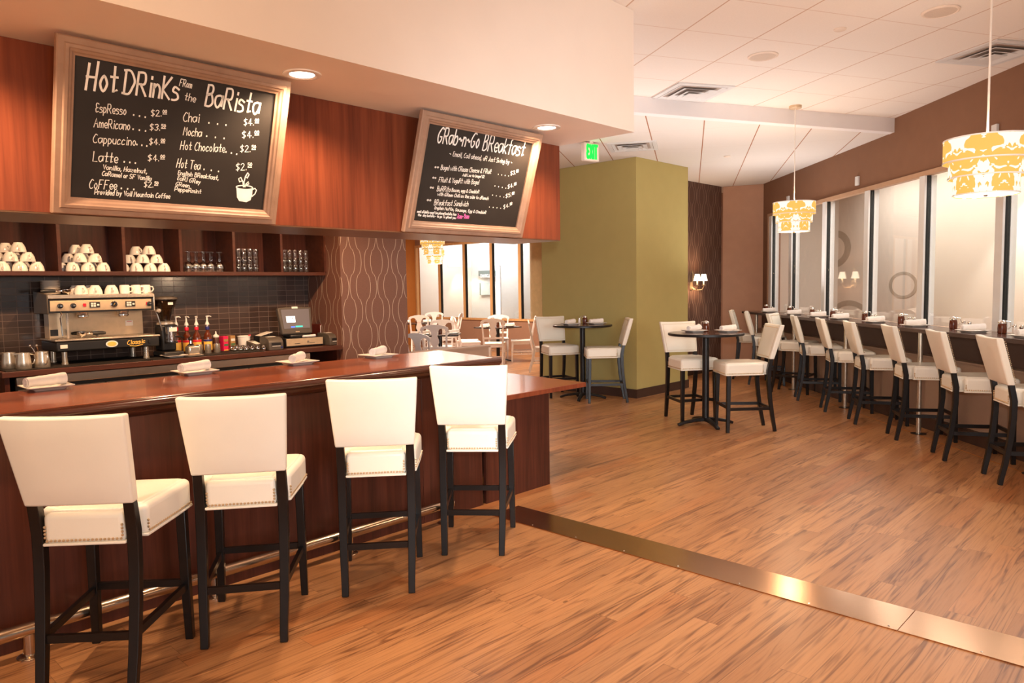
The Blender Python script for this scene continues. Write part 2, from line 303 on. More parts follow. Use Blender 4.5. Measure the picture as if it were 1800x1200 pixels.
# ------------------------------------------------------------------ mesh helpers
class MB:
    def __init__(s): s.v = []; s.f = []
    def add(s, vs, fs):
        k = len(s.v); s.v += [tuple(q) for q in vs]; s.f += [tuple(i + k for i in f) for f in fs]; return s
    def box(s, x0, x1, y0, y1, z0, z1):
        return s.add([(x0, y0, z0), (x1, y0, z0), (x1, y1, z0), (x0, y1, z0), (x0, y0, z1), (x1, y0, z1), (x1, y1, z1), (x0, y1, z1)],
                     [(3, 2, 1, 0), (4, 5, 6, 7), (0, 1, 5, 4), (1, 2, 6, 5), (2, 3, 7, 6), (3, 0, 4, 7)])
    def prism(s, poly, d0, d1, fn=lambda x, y, d: (x, y, d)):
        n = len(poly); vs = [fn(x, y, d0) for x, y in poly] + [fn(x, y, d1) for x, y in poly]
        fs = [tuple(range(n - 1, -1, -1)), tuple(range(n, 2 * n))] + [(i, (i + 1) % n, n + (i + 1) % n, n + i) for i in range(n)]
        return s.add(vs, fs)
    def lathe(s, prof, n=20, c=(0, 0, 0), closed=True):
        vs = []; fs = []; m = len(prof)
        for r, z in prof:
            for k in range(n):
                a = 2 * PI * k / n; vs.append((c[0] + r * math.cos(a), c[1] + r * math.sin(a), c[2] + z))
        for i in range(m - 1):
            for k in range(n):
                fs.append((i * n + k, i * n + (k + 1) % n, (i + 1) * n + (k + 1) % n, (i + 1) * n + k))
        if closed:
            if prof[0][0] > 1e-6: fs.append(tuple(range(n - 1, -1, -1)))
            if prof[-1][0] > 1e-6: fs.append(tuple((m - 1) * n + k for k in range(n)))
        return s.add(vs, fs)
    def tube(s, pts, r, n=8, rect=None, upv=None):
        pts = [Vector(p) for p in pts]; m = len(pts); rs = r if isinstance(r, (list, tuple)) else [r] * m
        vs = []; fs = []; prev = None
        for i, p in enumerate(pts):
            t = (pts[min(i + 1, m - 1)] - pts[max(i - 1, 0)]).normalized()
            if prev is None:
                a = Vector(upv) if upv else (Vector((0, 0, 1)) if abs(t.z) < 0.9 else Vector((0, 1, 0)))
            else: a = prev
            x = (a - t * a.dot(t)).normalized(); y = t.cross(x); prev = x
            for k in range(n):
                if rect:
                    sx, sy = [(1, 1), (-1, 1), (-1, -1), (1, -1)][k]; q = p + x * (sx * rect[0] * rs[i]) + y * (sy * rect[1] * rs[i])
                else:
                    an = 2 * PI * k / n; q = p + (x * math.cos(an) + y * math.sin(an)) * rs[i]
                vs.append(q)
        for i in range(m - 1):
            for k in range(n): fs.append((i * n + k, i * n + (k + 1) % n, (i + 1) * n + (k + 1) % n, (i + 1) * n + k))
        fs.append(tuple(range(n - 1, -1, -1))); fs.append(tuple((m - 1) * n + k for k in range(n)))
        return s.add(vs, fs)
    def bar(s, a, b, w, h, upv=None): return s.tube([a, b], 1.0, 4, (h / 2, w / 2), upv)
    def ball(s, c, r, n=10, m=6, sz=1.0):
        return s.lathe([(max(1e-7, r * math.sin(PI * i / m)), -r * sz * math.cos(PI * i / m)) for i in range(m + 1)], n, c, False)
    def disc(s, c, r, n=24, z=0.0):
        return s.add([(c[0] + r * math.cos(2 * PI * k / n), c[1] + r * math.sin(2 * PI * k / n), c[2] + z) for k in range(n)], [tuple(range(n))])
    def tf(s, mat): s.v = [tuple(mat @ Vector(q)) for q in s.v]; return s
    def mesh(s, name, mat, smooth=40, bevel=None):
        me = bpy.data.meshes.new(name); me.from_pydata(s.v, [], s.f); me.update()
        import bmesh
        bm = bmesh.new(); bm.from_mesh(me); bmesh.ops.recalc_face_normals(bm, faces=bm.faces); bm.to_mesh(me); bm.free()
        if smooth:
            for p in me.polygons: p.use_smooth = True
            me.set_sharp_from_angle(angle=math.radians(smooth))
        me.materials.append(mat)
        return me
    def build(s, name, mat, parent=None, smooth=40, bevel=0, seg=2, sub=0):
        o = bpy.data.objects.new(name, s.mesh(name, mat, smooth)); COL.objects.link(o)
        if parent is not None: o.parent = parent
        if bevel:
            b = o.modifiers.new('bevel', 'BEVEL'); b.width = bevel; b.segments = seg; b.limit_method = 'ANGLE'; b.angle_limit = math.radians(35); b.harden_normals = False
            if seg > 2:
                for p in o.data.polygons: p.use_smooth = True
        if sub:
            q = o.modifiers.new('sub', 'SUBSURF'); q.levels = sub; q.render_levels = sub
        return o
def tag(o, label, cat, group=None, kind=None):
    if label: o['label'] = label
    if cat: o['category'] = cat
    if group: o['group'] = group
    if kind: o['kind'] = kind
    return o
def thing(name, loc, rz, label, cat, group=None):
    o = bpy.data.objects.new(name, None); COL.objects.link(o); o.location = loc; o.rotation_euler = (0, 0, rz); o.empty_display_size = 0.1
    return tag(o, label, cat, group)
def struct(mb, name, mat, label, rz=0.0, cat='wall', bevel=0, parent=None, smooth=40):
    o = mb.build(name, mat, parent, smooth, bevel); o.rotation_euler = (0, 0, rz)
    return tag(o, label, cat, None, 'structure')
def children(o): return [c for c in COL.objects if c.parent is o]
def dup(root, loc, rz, label, group=None):
    def cp_(o, par):
        c = o.copy(); COL.objects.link(c)
        if par is not None: c.parent = par
        for ch in KIDS.get(o.name, []): cp_(ch, c)
        return c
    r = cp_(root, None); r.location = loc; r.rotation_euler = (0, 0, rz); r['label'] = label
    if group: r['group'] = group
    return r
KIDS = {}
def seal(root):
    for c in COL.objects:
        if c.parent is not None: KIDS.setdefault(c.parent.name, [])
        if c.parent is not None and c not in KIDS[c.parent.name]: KIDS[c.parent.name].append(c)
    return root
class Kind:
    """first call moves the built thing, later calls copy it"""
    def __init__(s, root): s.r = seal(root); s.used = False
    def put(s, loc, rz, label, group=None):
        if not s.used:
            s.used = True; s.r.location = loc; s.r.rotation_euler = (0, 0, rz); s.r['label'] = label
            if group: s.r['group'] = group
            return s.r
        return dup(s.r, loc, rz, label, group)

# ------------------------------------------------------------------ single-stroke lettering
G = {
'A':'00 3A 60;14 54','B':'1A 10;~1A 4A 58 46 15;~15 46 62 40 10','C':'~59 3A 17 04 11 30 51','D':'1A 10;~0A 4A 76 63 40 00','E':'~59 2A 18 25 45;~35 14 12 20 51',
'F':'1A 00;1A 6A;05 45','G':'~69 4A 17 04 11 30 52 54;54 34','H':'1A 00;6B 50;05 55','I':'10 1A','J':'~3A 33 20 02','K':'0A 00;5A 04 50','L':'0A 00 50','M':'00 1A 34 5A 60',
'N':'00 0A 50 5A','O':'~2A 05 20 55 2A','P':'0A 00;~0A 4A 57 44 04','R':'0A 00;~0A 4A 57 45 05;25 60','S':'~59 2A 07 25 53 30 01','T':'0A 6A;3A 30','U':'~0A 03 20 53 5A',
'V':'0A 30 5A','W':'0A 10 36 50 6A','X':'0A 50;5A 00','Y':'0A 35 5A;35 30','a':'~55 36 05 02 20 42 56;56 51','b':'0A 00;~04 36 53 30 01','c':'~45 26 03 10 41','d':'~45 26 03 10 30 43;4A 40',
'e':'~03 43 45 26 04 11 30 41','f':'~4A 29 26 20;06 46','g':'~45 26 03 11 31 44;~46 42 3y 1x 0y','h':'0A 00;~04 26 45 40','i':'16 10;18 19','j':'~26 20 0y','k':'0A 00;46 03 40','l':'1A 10',
'm':'06 00;~04 16 34 30;~34 56 64 60','n':'06 00;~04 26 44 40','o':'~26 03 20 43 26','p':'06 0x;~05 26 43 20 01','r':'06 00;~04 26 35','s':'~45 16 04 33 41 20 00','t':'2A 20 41;06 46',
'u':'~06 02 20 42;46 40','v':'06 20 46','w':'06 10 34 50 66','x':'06 40;46 00','y':'06 22;46 1x','z':'06 46 00 40','0':'~2A 05 20 45 2A','1':'08 2A 20','2':'~08 2A 48 35 00;00 50',
'3':'~09 3A 47 25 43 20 01','4':'3A 03 53;39 30','5':'4A 0A 06;~06 36 43 20 01','7':'0A 4A 10','9':'~48 2A 08 26 48 45 20','$':'~49 19 07 25 43 21 01;2B 2z','.':'00 01','%':'10 11',',':'11 0y',
'&':'~50 17 3A 47 03 10 52','~':'~04 15 33 44','-':'04 34',"'":'1A 18'}
YV = {c: i for i, c in enumerate('0123456789ABC')}; YV.update({'z': -1, 'y': -2, 'x': -3})
def strokes(text):
    """polylines of a line of writing, cap height 10; '^' makes the rest small, raised and underlined"""
    out = []; x0 = 0.0; sc = 1.0; dy = 0.0; start = None
    for ch in text:
        if ch == '^': sc, dy, start = 0.52, 5.2, x0; continue
        if ch == ' ': x0 += 3.6 * sc; continue
        g = G.get(ch)
        if g is None: continue
        mx = 0
        for st in g.split(';'):
            cur = st.startswith('~'); pts = [(int(a[0], 16), YV[a[1]]) for a in st.lstrip('~').split()]
            mx = max(mx, max(p[0] for p in pts))
            if cur and len(pts) > 2:
                q = [pts[0]] + pts + [pts[-1]]
                if pts[0] == pts[-1]: q[0] = pts[-2]; q[-1] = pts[1]
                sm = []
                for i in range(1, len(q) - 2):
                    for k in range(4):
                        t = k / 4; sm.append(tuple(0.5 * (2 * q[i][d] + (q[i + 1][d] - q[i - 1][d]) * t + (2 * q[i - 1][d] - 5 * q[i][d] + 4 * q[i + 1][d] - q[i + 2][d]) * t * t + (3 * q[i][d] - q[i - 1][d] - 3 * q[i + 1][d] + q[i + 2][d]) * t ** 3) for d in (0, 1)))
                pts = sm + [pts[-1]]
            out.append([(x0 + px * sc, dy + py * sc) for px, py in pts])
        x0 += (mx + 2.0) * sc
    if start is not None: out.append([(start, 3.6), (x0 - 1, 3.6)])
    return out, max(x0 - 1.6, 1)
def ribbon(mb, pts, th, fn):
    n = len(pts)
    P = [Vector((p[0], p[1], 0)) for p in pts]
    if n == 1: return
    L = []; R = []
    for i in range(n):
        d = (P[min(i + 1, n - 1)] - P[max(i - 1, 0)])
        if d.length < 1e-9: d = Vector((1, 0, 0))
        d.normalize(); o = Vector((-d.y, d.x, 0)) * th / 2
        e = d * th * 0.35 * (-1 if i == 0 else (1 if i == n - 1 else 0))
        L.append(P[i] + o + e); R.append(P[i] - o + e)
    mb.add([fn(q.x, q.y) for q in L + R], [(i, i + 1, n + i + 1, n + i) for i in range(n - 1)])
def write(mb, text, x, y, ex, ey, h, th=None, fn=lambda x, y: (x, y, 0.0), slant=0.06):
    """writes text on a plane from (x,y) to (ex,ey), cap height h"""
    st, wd = strokes(text); d = Vector((ex - x, ey - y)); sx = d.length / wd; d.normalize(); nrm = Vector((-d.y, d.x))
    th = th or h * 0.085
    for pl in st:
        q = []
        for px, py in pl:
            lx = px * sx + py * slant * h / 10; ly = py * h / 10
            q.append((x + d.x * lx + nrm.x * ly, y + d.y * lx + nrm.y * ly))
        ribbon(mb, q, th, fn)

# ================================================================== the setting
ZH, ZL = 3.52, 3.36
def toB(pts): return [(Vector((x, y, 0)).dot(UB), Vector((x, y, 0)).dot(NB)) for x, y in pts]
def toW(pts): return [(Vector((x, y, 0)).dot(NW), Vector((x, y, 0)).dot(UW)) for x, y in pts]
struct(MB().prism(toB([(-15, -5), (7.6, -5), (7.6, 23), (-15, 23)]), -0.1, 0.0), 'floor', M['floor'], 'warm brown wood plank floor of the cafe', RB, 'floor')
BX0, BX1 = -9.0, 4.74
by = lambda x: 7.70 + (x - 1.29) * 0.3755
struct(MB().prism([(BX0, -1.8), (BX1, -1.8), (BX1, by(BX1)), (BX0, by(BX0))], ZH, ZH + 0.08), 'ceiling', M['ceil'], 'white square tile ceiling above the open floor', 0, 'ceiling')
struct(MB().prism([(BX0, by(BX0)), (BX1, by(BX1)), (4.74, 14.4), (4.74, 22), (-9, 22)], ZL, ZL + 0.08), 'ceiling_lower', M['ceil2'], 'lower white ceiling with long seams at the far end', 0, 'ceiling')
struct(MB().prism([(BX0, by(BX0) - 0.02), (BX1, by(BX1) - 0.02), (BX1, by(BX1) + 0.1), (BX0, by(BX0) + 0.1)], ZL - 0.004, ZH), 'trim_1', M['coolwhite'], 'plain white step between the two ceiling heights', 0, 'trim')

# window wall on the right
WN = 4.67
wr = struct(MB().box(WN, WN + 0.2, -3, 13.3, 2.795, ZH).box(WN, WN + 0.2, -3, 13.3, 0, 1.06).box(WN, WN + 0.2, 13.0, 13.3, 1.06, 2.795), 'wall_right', M['brownshaded'], 'brown painted wall above the long window', RW)
MB().box(4.56, WN - 0.001, -3, 13.28, 0.13, 0.765).build('lower_panel', M['brownlo'], wr)
MB().box(4.52, 4.559, -3, 13.28, 0.0, 0.13).build('base_board', M['base'], wr)
MB().box(4.545, WN - 0.001, -3, 13.28, 0.767, 0.785).build('ledge', M['brownlo'], wr)
MB().box(WN - 0.02, WN - 0.001, -3, 13.28, 0.787, 1.058).build('upper_panel', M['umber'], wr)
win = struct(MB().box(WN - 0.035, WN + 0.05, -3, 13.0, 2.742, 2.794).box(WN - 0.035, WN + 0.05, -3, 13.0, 1.061, 1.10).box(WN - 0.035, WN + 0.05, 12.955, 12.999, 1.10, 2.742), 'window_1', M['frametan'], 'long glazed window wall behind the dining counter', RW, 'window')
MULL = [12.83, 11.93, 10.68, 9.43, 8.18, 6.89, 5.62, 4.36, 3.1, 1.84, 0.58, -0.68, -1.94]
for a in MULL:
    g = MB().box(WN - 0.022, WN + 0.03, a - 0.046, a + 0.046, 1.101, 2.741).build('mullion_core', M['gasket'], win)
    MB().box(WN - 0.045, WN - 0.023, a - 0.05, a + 0.055, 1.101, 2.741).build('mullion_cover', M['alu'], g)
    MB().box(WN + 0.031, WN + 0.09, a - 0.05, a + 0.05, 1.101, 2.741).build('mullion_back', M['alu'], g)
ed = [12.95] + MULL + [-3.0]
for a1, a0 in zip(ed[:-1], ed[1:]):
    MB().box(WN + 0.0, WN + 0.008, a0 + 0.048, a1 - 0.048, 1.101, 2.741).build('pane', M['glass'], win)
# corridor beyond that glass
cw = struct(MB().box(6.3, 6.45, 0.5, 16, -0.1, 3.6), 'wall_corridor', M['cream'], 'cream corridor wall seen through the window wall', RW)
struct(MB().box(5.75, 6.299, 5.2, 6.9, -0.1, 3.6), 'wall_corridor_pier', M['greywall'], 'pale grey pier standing out from the corridor wall', RW)
struct(MB().box(4.9, 6.3, 13.9, 14.05, -0.1, 3.6), 'wall_corridor_end', M['cream'], 'cream end wall of the corridor', RW)
struct(MB().box(WN + 0.21, 6.45, -2, 16, 3.4, 3.5), 'ceiling_corridor', M['white'], 'white ceiling of the corridor outside', RW, 'ceiling')
def ring(px, py, rpx, wpx):
    p = onplane(px, py, NW, 6.298); n0, a0 = p.dot(NW), p.dot(UW)
    k = (onplane(px + rpx, py, NW, 6.298) - p).length; dist = (p - EYE).length
    r = rpx / F_PX * p.y * 1.0; wd = wpx / F_PX * p.y
    m = MB(); n = 48; vs = []
    for dn in (6.2965, 6.2995):
        for rr in (r - wd / 2, r + wd / 2): vs += [(dn, a0 + rr * 2.0 * math.cos(2 * PI * i / n), p.z + rr * math.sin(2 * PI * i / n)) for i in range(n)]
    for i in range(n):
        j = (i + 1) % n
        m.f += [(i, j, n + j, n + i), (2 * n + i, 3 * n + i, 3 * n + j, 2 * n + j), (i, 2 * n + i, 2 * n + j, j), (n + i, n + j, 3 * n + j, 3 * n + i)]
    m.v = vs; m.build('painted_ring', M['ring'], cw)
ring(1465, 438, 27, 11); ring(1360, 440, 45, 16); ring(1587, 501, 21, 5); ring(1493, 570, 38, 9)

# far end: end wall, papered wall
def slab(p0, p1, th, z0, z1):
    p0 = Vector((*p0, 0)); p1 = Vector((*p1, 0)); d = (p1 - p0).normalized(); o = Vector((-d.y, d.x, 0)) * th
    return MB().prism([(q.x, q.y) for q in (p0, p1, p1 + o, p0 + o)], z0, z1)
e0 = B(12.58, 6.58); ew = struct(slab((e0.x, e0.y), (4.66, 13.29), 0.12, 0, ZL - 0.002), 'wall_end', M['brownlit'], 'plain brown wall between papered wall and window')
slab((e0.x + 0.02, e0.y - 0.045), (4.60, 13.29), 0.03, 0, 0.12).build('base_board', M['base'], ew)
wp = struct(MB().box(10.9, 12.56, 6.6, 6.75, 0.0, ZL - 0.002), 'wall_papered', M['paper_far'], 'dark brown papered wall carrying the lit sconce', RB)
MB().box(10.9, 12.5, 6.585, 6.599, 0, 0.12).build('base_board', M['base'], wp)
# olive pillar
PU = bu(onplane(1209, 500, NB, 5.85))
pil = struct(MB().box(8.685, PU, 5.85, 7.6, 0, ZL - 0.002), 'wall_pillar', M['olive'], 'broad olive green pillar in the middle of the room', RB, 'pillar')
MB().box(8.670, PU + .015, 5.835, 7.615, 0, 0.125).build('base_board', M['base'], pil)

# soffit, header, back wall, papered column, knee wall
struct(MB().box(-4.5, 4.475, 3.03, 7.2, 2.68, ZH - 0.001), 'ceiling_soffit', M['white'], 'deep white soffit boxed out above the bar', RB, 'soffit')
struct(MB().box(-4.5, 4.475, 3.72, 4.22, 1.957, 2.679), 'wall_header', M['headwood'], 'red brown wood header hanging over the bar', RB)
MB().box(-4.5, 4.474, 3.721, 4.219, 1.950, 1.9565).build('underside_sheen', M['undersheen'], COL.objects['wall_header'])  # added sheet whose colour imitates reflections under the wood header
struct(MB().box(-4.5, 4.129, 6.86, 7.0, 0.0, 2.679), 'wall_back', M['tile'], 'dark glazed tile wall behind the back counter', RB)
col = struct(MB().box(4.13, 4.95, 6.25, 7.2, 0, 2.679), 'wall_column', M['paper'], 'papered column at the end of the back counter', RB, 'column')
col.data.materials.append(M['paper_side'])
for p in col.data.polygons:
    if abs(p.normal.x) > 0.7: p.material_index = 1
kw = struct(MB().box(4.951, 6.16, 6.25, 6.38, 0, 0.885), 'wall_knee', M['brownlo'], 'low taupe wall between the column and the dining area', RB)
MB().box(4.951, 6.175, 6.235, 6.395, 0.886, 0.905).build('cap', M['brownlo'], kw)

# dining area at the far left
UF = 13.4
fw = struct(MB().box(UF, UF + 0.16, 6.9, 16.5, 0, 0.745).box(UF, UF + 0.16, 6.9, 16.5, 2.80, ZL - 0.002).box(UF, UF + 0.16, 6.9, 8.2, 0.745, 2.80), 'wall_dining', M['brown'], 'brown wall under the far dining room window', RB)
struct(MB().box(4.0, 13.56, 16.5, 16.6, 0, ZL - 0.002), 'wall_ochre', M['ochre'], 'ochre side wall of the dining area', RB)
w2 = struct(MB().box(UF - 0.03, UF + 0.05, 8.2, 16.49, 0.746, 0.80).box(UF - 0.03, UF + 0.05, 8.2, 16.49, 2.74, 2.80).box(UF - 0.03, UF + 0.05, 16.43, 16.49, 0.80, 2.74), 'window_2', M['oak'], 'oak framed window across the dining area', RB, 'window')
MV = []
for px in (774, 817.5, 865, 915, 970.5):
    MV.append(bv(onplane(px, 500, UB, UF)))
MV += [MV[-1] - 1.2, MV[-1] - 2.4]
for v in MV:
    g = MB().box(UF - 0.025, UF + 0.04, v - 0.035, v + 0.055, 0.801, 2.739).build('mullion', M['oak'], w2)
    MB().box(UF - 0.020, UF + 0.03, v - 0.075, v - 0.036, 0.801, 2.739).build('gasket', M['gasket'], g)
ev = [16.43] + MV
for v1, v0 in zip(ev[:-1], ev[1:]): MB().box(UF + 0.005, UF + 0.012, v0 + 0.056, v1 - 0.076, 0.801, 2.739).build('pane', M['glass'], w2)
struct(MB().box(16.6, 16.75, 7, 18.5, -0.1, 3.9), 'wall_lobby', M['lobby'], 'white lobby wall beyond the dining room window', RB)
struct(MB().box(13.9, 16.6, 17.6, 17.75, -0.1, 3.9), 'wall_lobby_end', M['cream'], 'cream wall at the left end of the lobby', RB)
q0, q1 = bv(onplane(768, 480, UB, 16.2)), bv(onplane(805, 480, UB, 16.2))
struct(MB().box(15.6, 16.599, q1, 17.59, 2.25, 3.9), 'wall_lobby_drop', M['lobby'], 'white dropped wall over the lobby alcove', RB)
struct(MB().box(16.5, 16.599, q1, 17.59, -0.1, 2.249), 'wall_lobby_alcove', M['cream'], 'cream alcove wall under the dropped lobby wall', RB)
light('SPOT', 'alcove_light', B(15.9, (q1 + 16.9) / 2, 2.2), 40, (1.0, 0.85, 0.62), 0.05, aim=B(16.4, (q1 + 16.9) / 2, 0.8), angle=100, blend=0.5)
cv = bv(onplane(932, 500, UB, 15.6)); cv2 = bv(onplane(962, 500, UB, 15.6))
struct(MB().prism([(15.6 - 0.25 * math.sin(PI * i / 10), cv2 + (cv - cv2) * i / 10) for i in range(11)] + [(16.55, cv), (16.55, cv2)], -0.1, 3.7), 'wall_lobby_curve', M['curtain'], 'tan curved wall standing in the lobby', RB)
def lobby_at(px, py, u=16.55): p = onplane(px, py, UB, u); return bv(p), p.z
v0, z0 = lobby_at(842, 476); v1, z1 = lobby_at(874, 484)
sg = thing('directory_sign', B(16.58, (v0 + v1) / 2, z1), RB, 'grey hanging directory sign on the lobby wall', 'sign')
hw = abs(v0 - v1) / 2
MB().box(-0.06, 0.0, -hw, hw, 0, z0 - z1).build('board', M['signgrey'], sg)
mb = MB(); write(mb, 'DIRECTORY', hw * 0.75, (z0 - z1) * 0.25, -hw * 0.85, (z0 - z1) * 0.25, (z0 - z1) * 0.5, 0.035, lambda x, y: (-0.063, x, y), 0); mb.build('lettering', M['signwhite'], sg)
v0, z0 = lobby_at(844, 497); v1, z1 = lobby_at(862, 518)
t = thing('wall_panel', B(16.58, (v0 + v1) / 2, z1), RB, 'small pale blue grey panel on the lobby wall under the sign', 'panel')
MB().box(-0.05, 0, -(v0 - v1) / 2, (v0 - v1) / 2, 0, z0 - z1).build('board', plain('pale_blue_panel', lin(196, 212, 210), 0.5), t)
MB().box(-0.056, -0.051, (v0 - v1) / 2 - 0.04, (v0 - v1) / 2, 0, z0 - z1).build('edge', M['signgrey'], t)
v0, z0 = lobby_at(873, 468, 15.9); v1, z1 = lobby_at(878, 552, 15.9)
t = thing('tube_light', B(15.92, (v0 + v1) / 2, z1), RB, 'tall upright blue white light tube in the lobby', 'light')
MB().box(0.0, 0.06, -0.05, 0.05, -0.3, z0 - z1 + 0.02).build('housing', M['alu'], t)
MB().box(-0.03, -0.001, -.07, .07, 0, z0 - z1).build('tube', M['bluelamp'], t)
p = onplane(979, 520, UB, 15.0)
t = thing('potted_plant', (p.x, p.y, 0), 0, 'green leafy plant in the lobby beside the tan wall', 'plant')
MB().lathe([(0.14, 0), (0.19, 0.7), (0.17, 0.72), (0.001, 0.70)], 16).build('planter', M['porcelain'], t)
mb = MB()
for i in range(26):
    a, e, L = random.uniform(0, 2 * PI), random.uniform(0.5, 1.4), random.uniform(0.35, 0.75)
    d = Vector((math.cos(a) * math.cos(e), math.sin(a) * math.cos(e), math.sin(e))); s = Vector((-math.sin(a), math.cos(a), 0)) * 0.05
    b0 = Vector((0, 0, 0.7)); m_ = b0 + d * L * 0.6 + Vector((0, 0, 0.05)); e_ = b0 + d * L
    mb.add([b0, m_ - s, m_ + Vector((0, 0, 0.012)), m_ + s, e_], [(0, 1, 2), (0, 2, 3), (1, 4, 2), (2, 4, 3)])
mb.build('foliage', M['plantgreen'], t)

# floor strips
st_ = struct(MB().box(3.562, 3.842, -2.6, 0.985, 0.0005, 0.006), 'trim_2', M['bronze'], 'polished bronze floor threshold running out from the bar', RB, 'threshold')
MB().box(3.562, 3.842, 0.989, 3.62, 0.0005, 0.006).build('plate', M['bronze'], st_)
mb = MB()
for i in range(16): mb.lathe([(0.006, 0.006), (0.004, 0.0085), (0.0001, 0.009)], 8, (3.585, -2.3 + i * 0.37, 0))
mb.build('screw_heads', M['chrome'], st_)
struct(MB().box(4.262, 4.270, -2, 12.9, 0.0005, 0.003), 'trim_3', M['orangeseam'], 'thin orange seam strip in the floor along the window counter', RW, 'trim')

# ================================================================== ceiling fittings
def vent():
    t = thing('ceiling_vent', (0, 0, 0), 0, '', 'vent')
    h = 0.305
    def fr(a, b, z0, z1): return MB().prism([(-a, -a), (a, -a), (a, -b), (-a, -b)], z0, z1).prism([(-a, b), (a, b), (a, a), (-a, a)], z0, z1).prism([(-a, -b), (-b, -b), (-b, b), (-a, b)], z0, z1).prism([(b, -b), (a, -b), (a, b), (b, b)], z0, z1)
    fr(h, 0.255, -0.012, -0.0005).build('frame', M['alu'], t)
    MB().box(-0.254, 0.254, -0.254, 0.254, -0.004, -0.001).build('backing', M['ventgrey'], t)
    for a, z in ((0.25, -0.014), (0.185, -0.024), (0.12, -0.034)):
        m = MB(); b = a - 0.056
        for k in range(4):
            c, s = [(1, 0), (0, 1), (-1, 0), (0, -1)][k]
            pts = [(a, -a, z), (a, a, z), (b, b, z + 0.016), (b, -b, z + 0.016)]
            m.add([(x * c - y * s, x * s + y * c, q) for x, y, q in pts] + [(x * c - y * s, x * s + y * c, q + 0.003) for x, y, q in pts], [(0, 1, 2, 3), (7, 6, 5, 4), (0, 4, 5, 1), (2, 6, 7, 3)])
        m.build('louvre', M['alu'], t)
    MB().prism([(-.07, -.07), (.07, -.07), (.07, .07), (-.07, .07)], -0.04, -0.035).build('centre_plate', M['alu'], t)
    return t
vk = Kind(vent())
vk.put((1.845, 7.57, ZH), math.radians(15.4), 'square ceiling vent above the step, left of the far pendant', 'ceiling vents')
vk.put((4.145, 6.445, ZH), math.radians(15.4), 'square ceiling vent against the brown wall behind the near pendant cord', 'ceiling vents')
vk.put((1.58, 9.55, ZL), math.radians(-13.6), 'square vent in the lower ceiling right of the exit sign', 'ceiling vents')
def speaker():
    t = thing('ceiling_speaker', (0, 0, 0), 0, '', 'speaker')
    MB().lathe([(0.125, -0.001), (0.125, -0.008), (0.112, -0.014), (0.104, -0.009)], 32, closed=False).build('rim', M['white'], t)
    MB().lathe([(0.106, -0.002), (0.106, -0.010), (0.0001, -0.013)], 32).build('grille', plain('speaker_grille', lin(216, 200, 186), 0.7, 0, 0.2, 0.05, 160), t)
    return t
sk = Kind(speaker())
sk.put((2.17, 6.42, ZH), 0, 'round white ceiling speaker beside the step-side ceiling vent', 'ceiling speakers')
sk.put((3.11, 5.44, ZH), 0, 'round white ceiling speaker left of the near pendant cord', 'ceiling speakers')
for loc, lb in (((2.54, 5.78, ZH), 'small round sprinkler cover between the two ceiling speakers'), ((3.03, 10.4, ZL), 'small round sprinkler cover in the lower ceiling')):
    tag(MB().lathe([(0.045, -0.0005), (0.045, -0.008), (0.04, -0.012), (0.0001, -0.013)], 20).build('sprinkler_cover', M['white']), lb, 'sprinkler', 'sprinkler covers').location = loc
# exit sign
p = onz(1037, 249, ZL)
t = thing('exit_sign', (p.x, p.y, ZL), math.radians(38), 'green lit exit sign hanging under the lower ceiling', 'sign')
MB().box(-0.125, 0.125, -0.035, 0.035, -0.235, -0.02).build('housing', M['white'], t, bevel=0.012)
MB().box(-0.03, 0.03, -0.03, 0.03, -0.02, -0.0005).build('mount', M['white'], t)
mb = MB(); write(mb, 'EXIT', -0.088, -0.205, 0.092, -0.205, 0.155, 0.034, lambda x, y: (x, -0.0365, y), 0); mb.build('lettering', M['exitgreen'], t)
# sensors on the wall over the window
for px, py, lb in ((1509, 318, 'white sensor plate on the brown wall over the window, nearer the far pendant'), (1752, 230, 'white sensor plate on the brown wall behind the near pendant lamp'), (1387, 351, 'white sensor plate on the brown wall behind the far pendant lamp')):
    p = onplane(px, py, NW, WN)
    o = tag(MB().box(-0.03, -0.001, -0.04, 0.04, -0.06, 0.06).build('sensor_plate', M['alu'], bevel=0.006), lb, 'sensor', 'wall sensor plates'); o.location = p; o.rotation_euler = (0, 0, RW)

# recessed downlights in the soffit
def downlight():
    t = thing('recessed_downlight', (0, 0, 0), 0, '', 'light')
    MB().lathe([(0.062, -0.0005), (0.095, -0.0005), (0.095, -0.006), (0.075, -0.010), (0.062, -0.004)], 32, closed=False).build('trim_ring', M['porcelain'], t)
    MB().lathe([(0.0615, -0.001), (0.0615, -0.004), (0.0001, -0.006)], 32).build('lens', M['canglow'], t)
    return t
dk = Kind(downlight())
d1, d2 = onz(531, 130, 2.68), onz(961, 223.5, 2.68)
step = d2 - d1
dk.put(d1, 0, 'glowing recessed downlight between the two menu boards', 'soffit downlights')
dk.put(d2, 0, 'glowing recessed downlight at the right end of the soffit', 'soffit downlights')
d0 = B(0.50, bv(d1), 2.68)
dk.put(d0, 0, 'glowing recessed downlight left of the hot drinks board', 'soffit downlights')
for d, _e in ((d1, 100), (d2, 100), (d0, 120)):
    light('SPOT', 'soffit_downlight', d + Vector((0, 0, -0.012)), _e, WARM, 0.05, aim=d + Vector((0, 0, -2)), angle=150, blend=0.6)

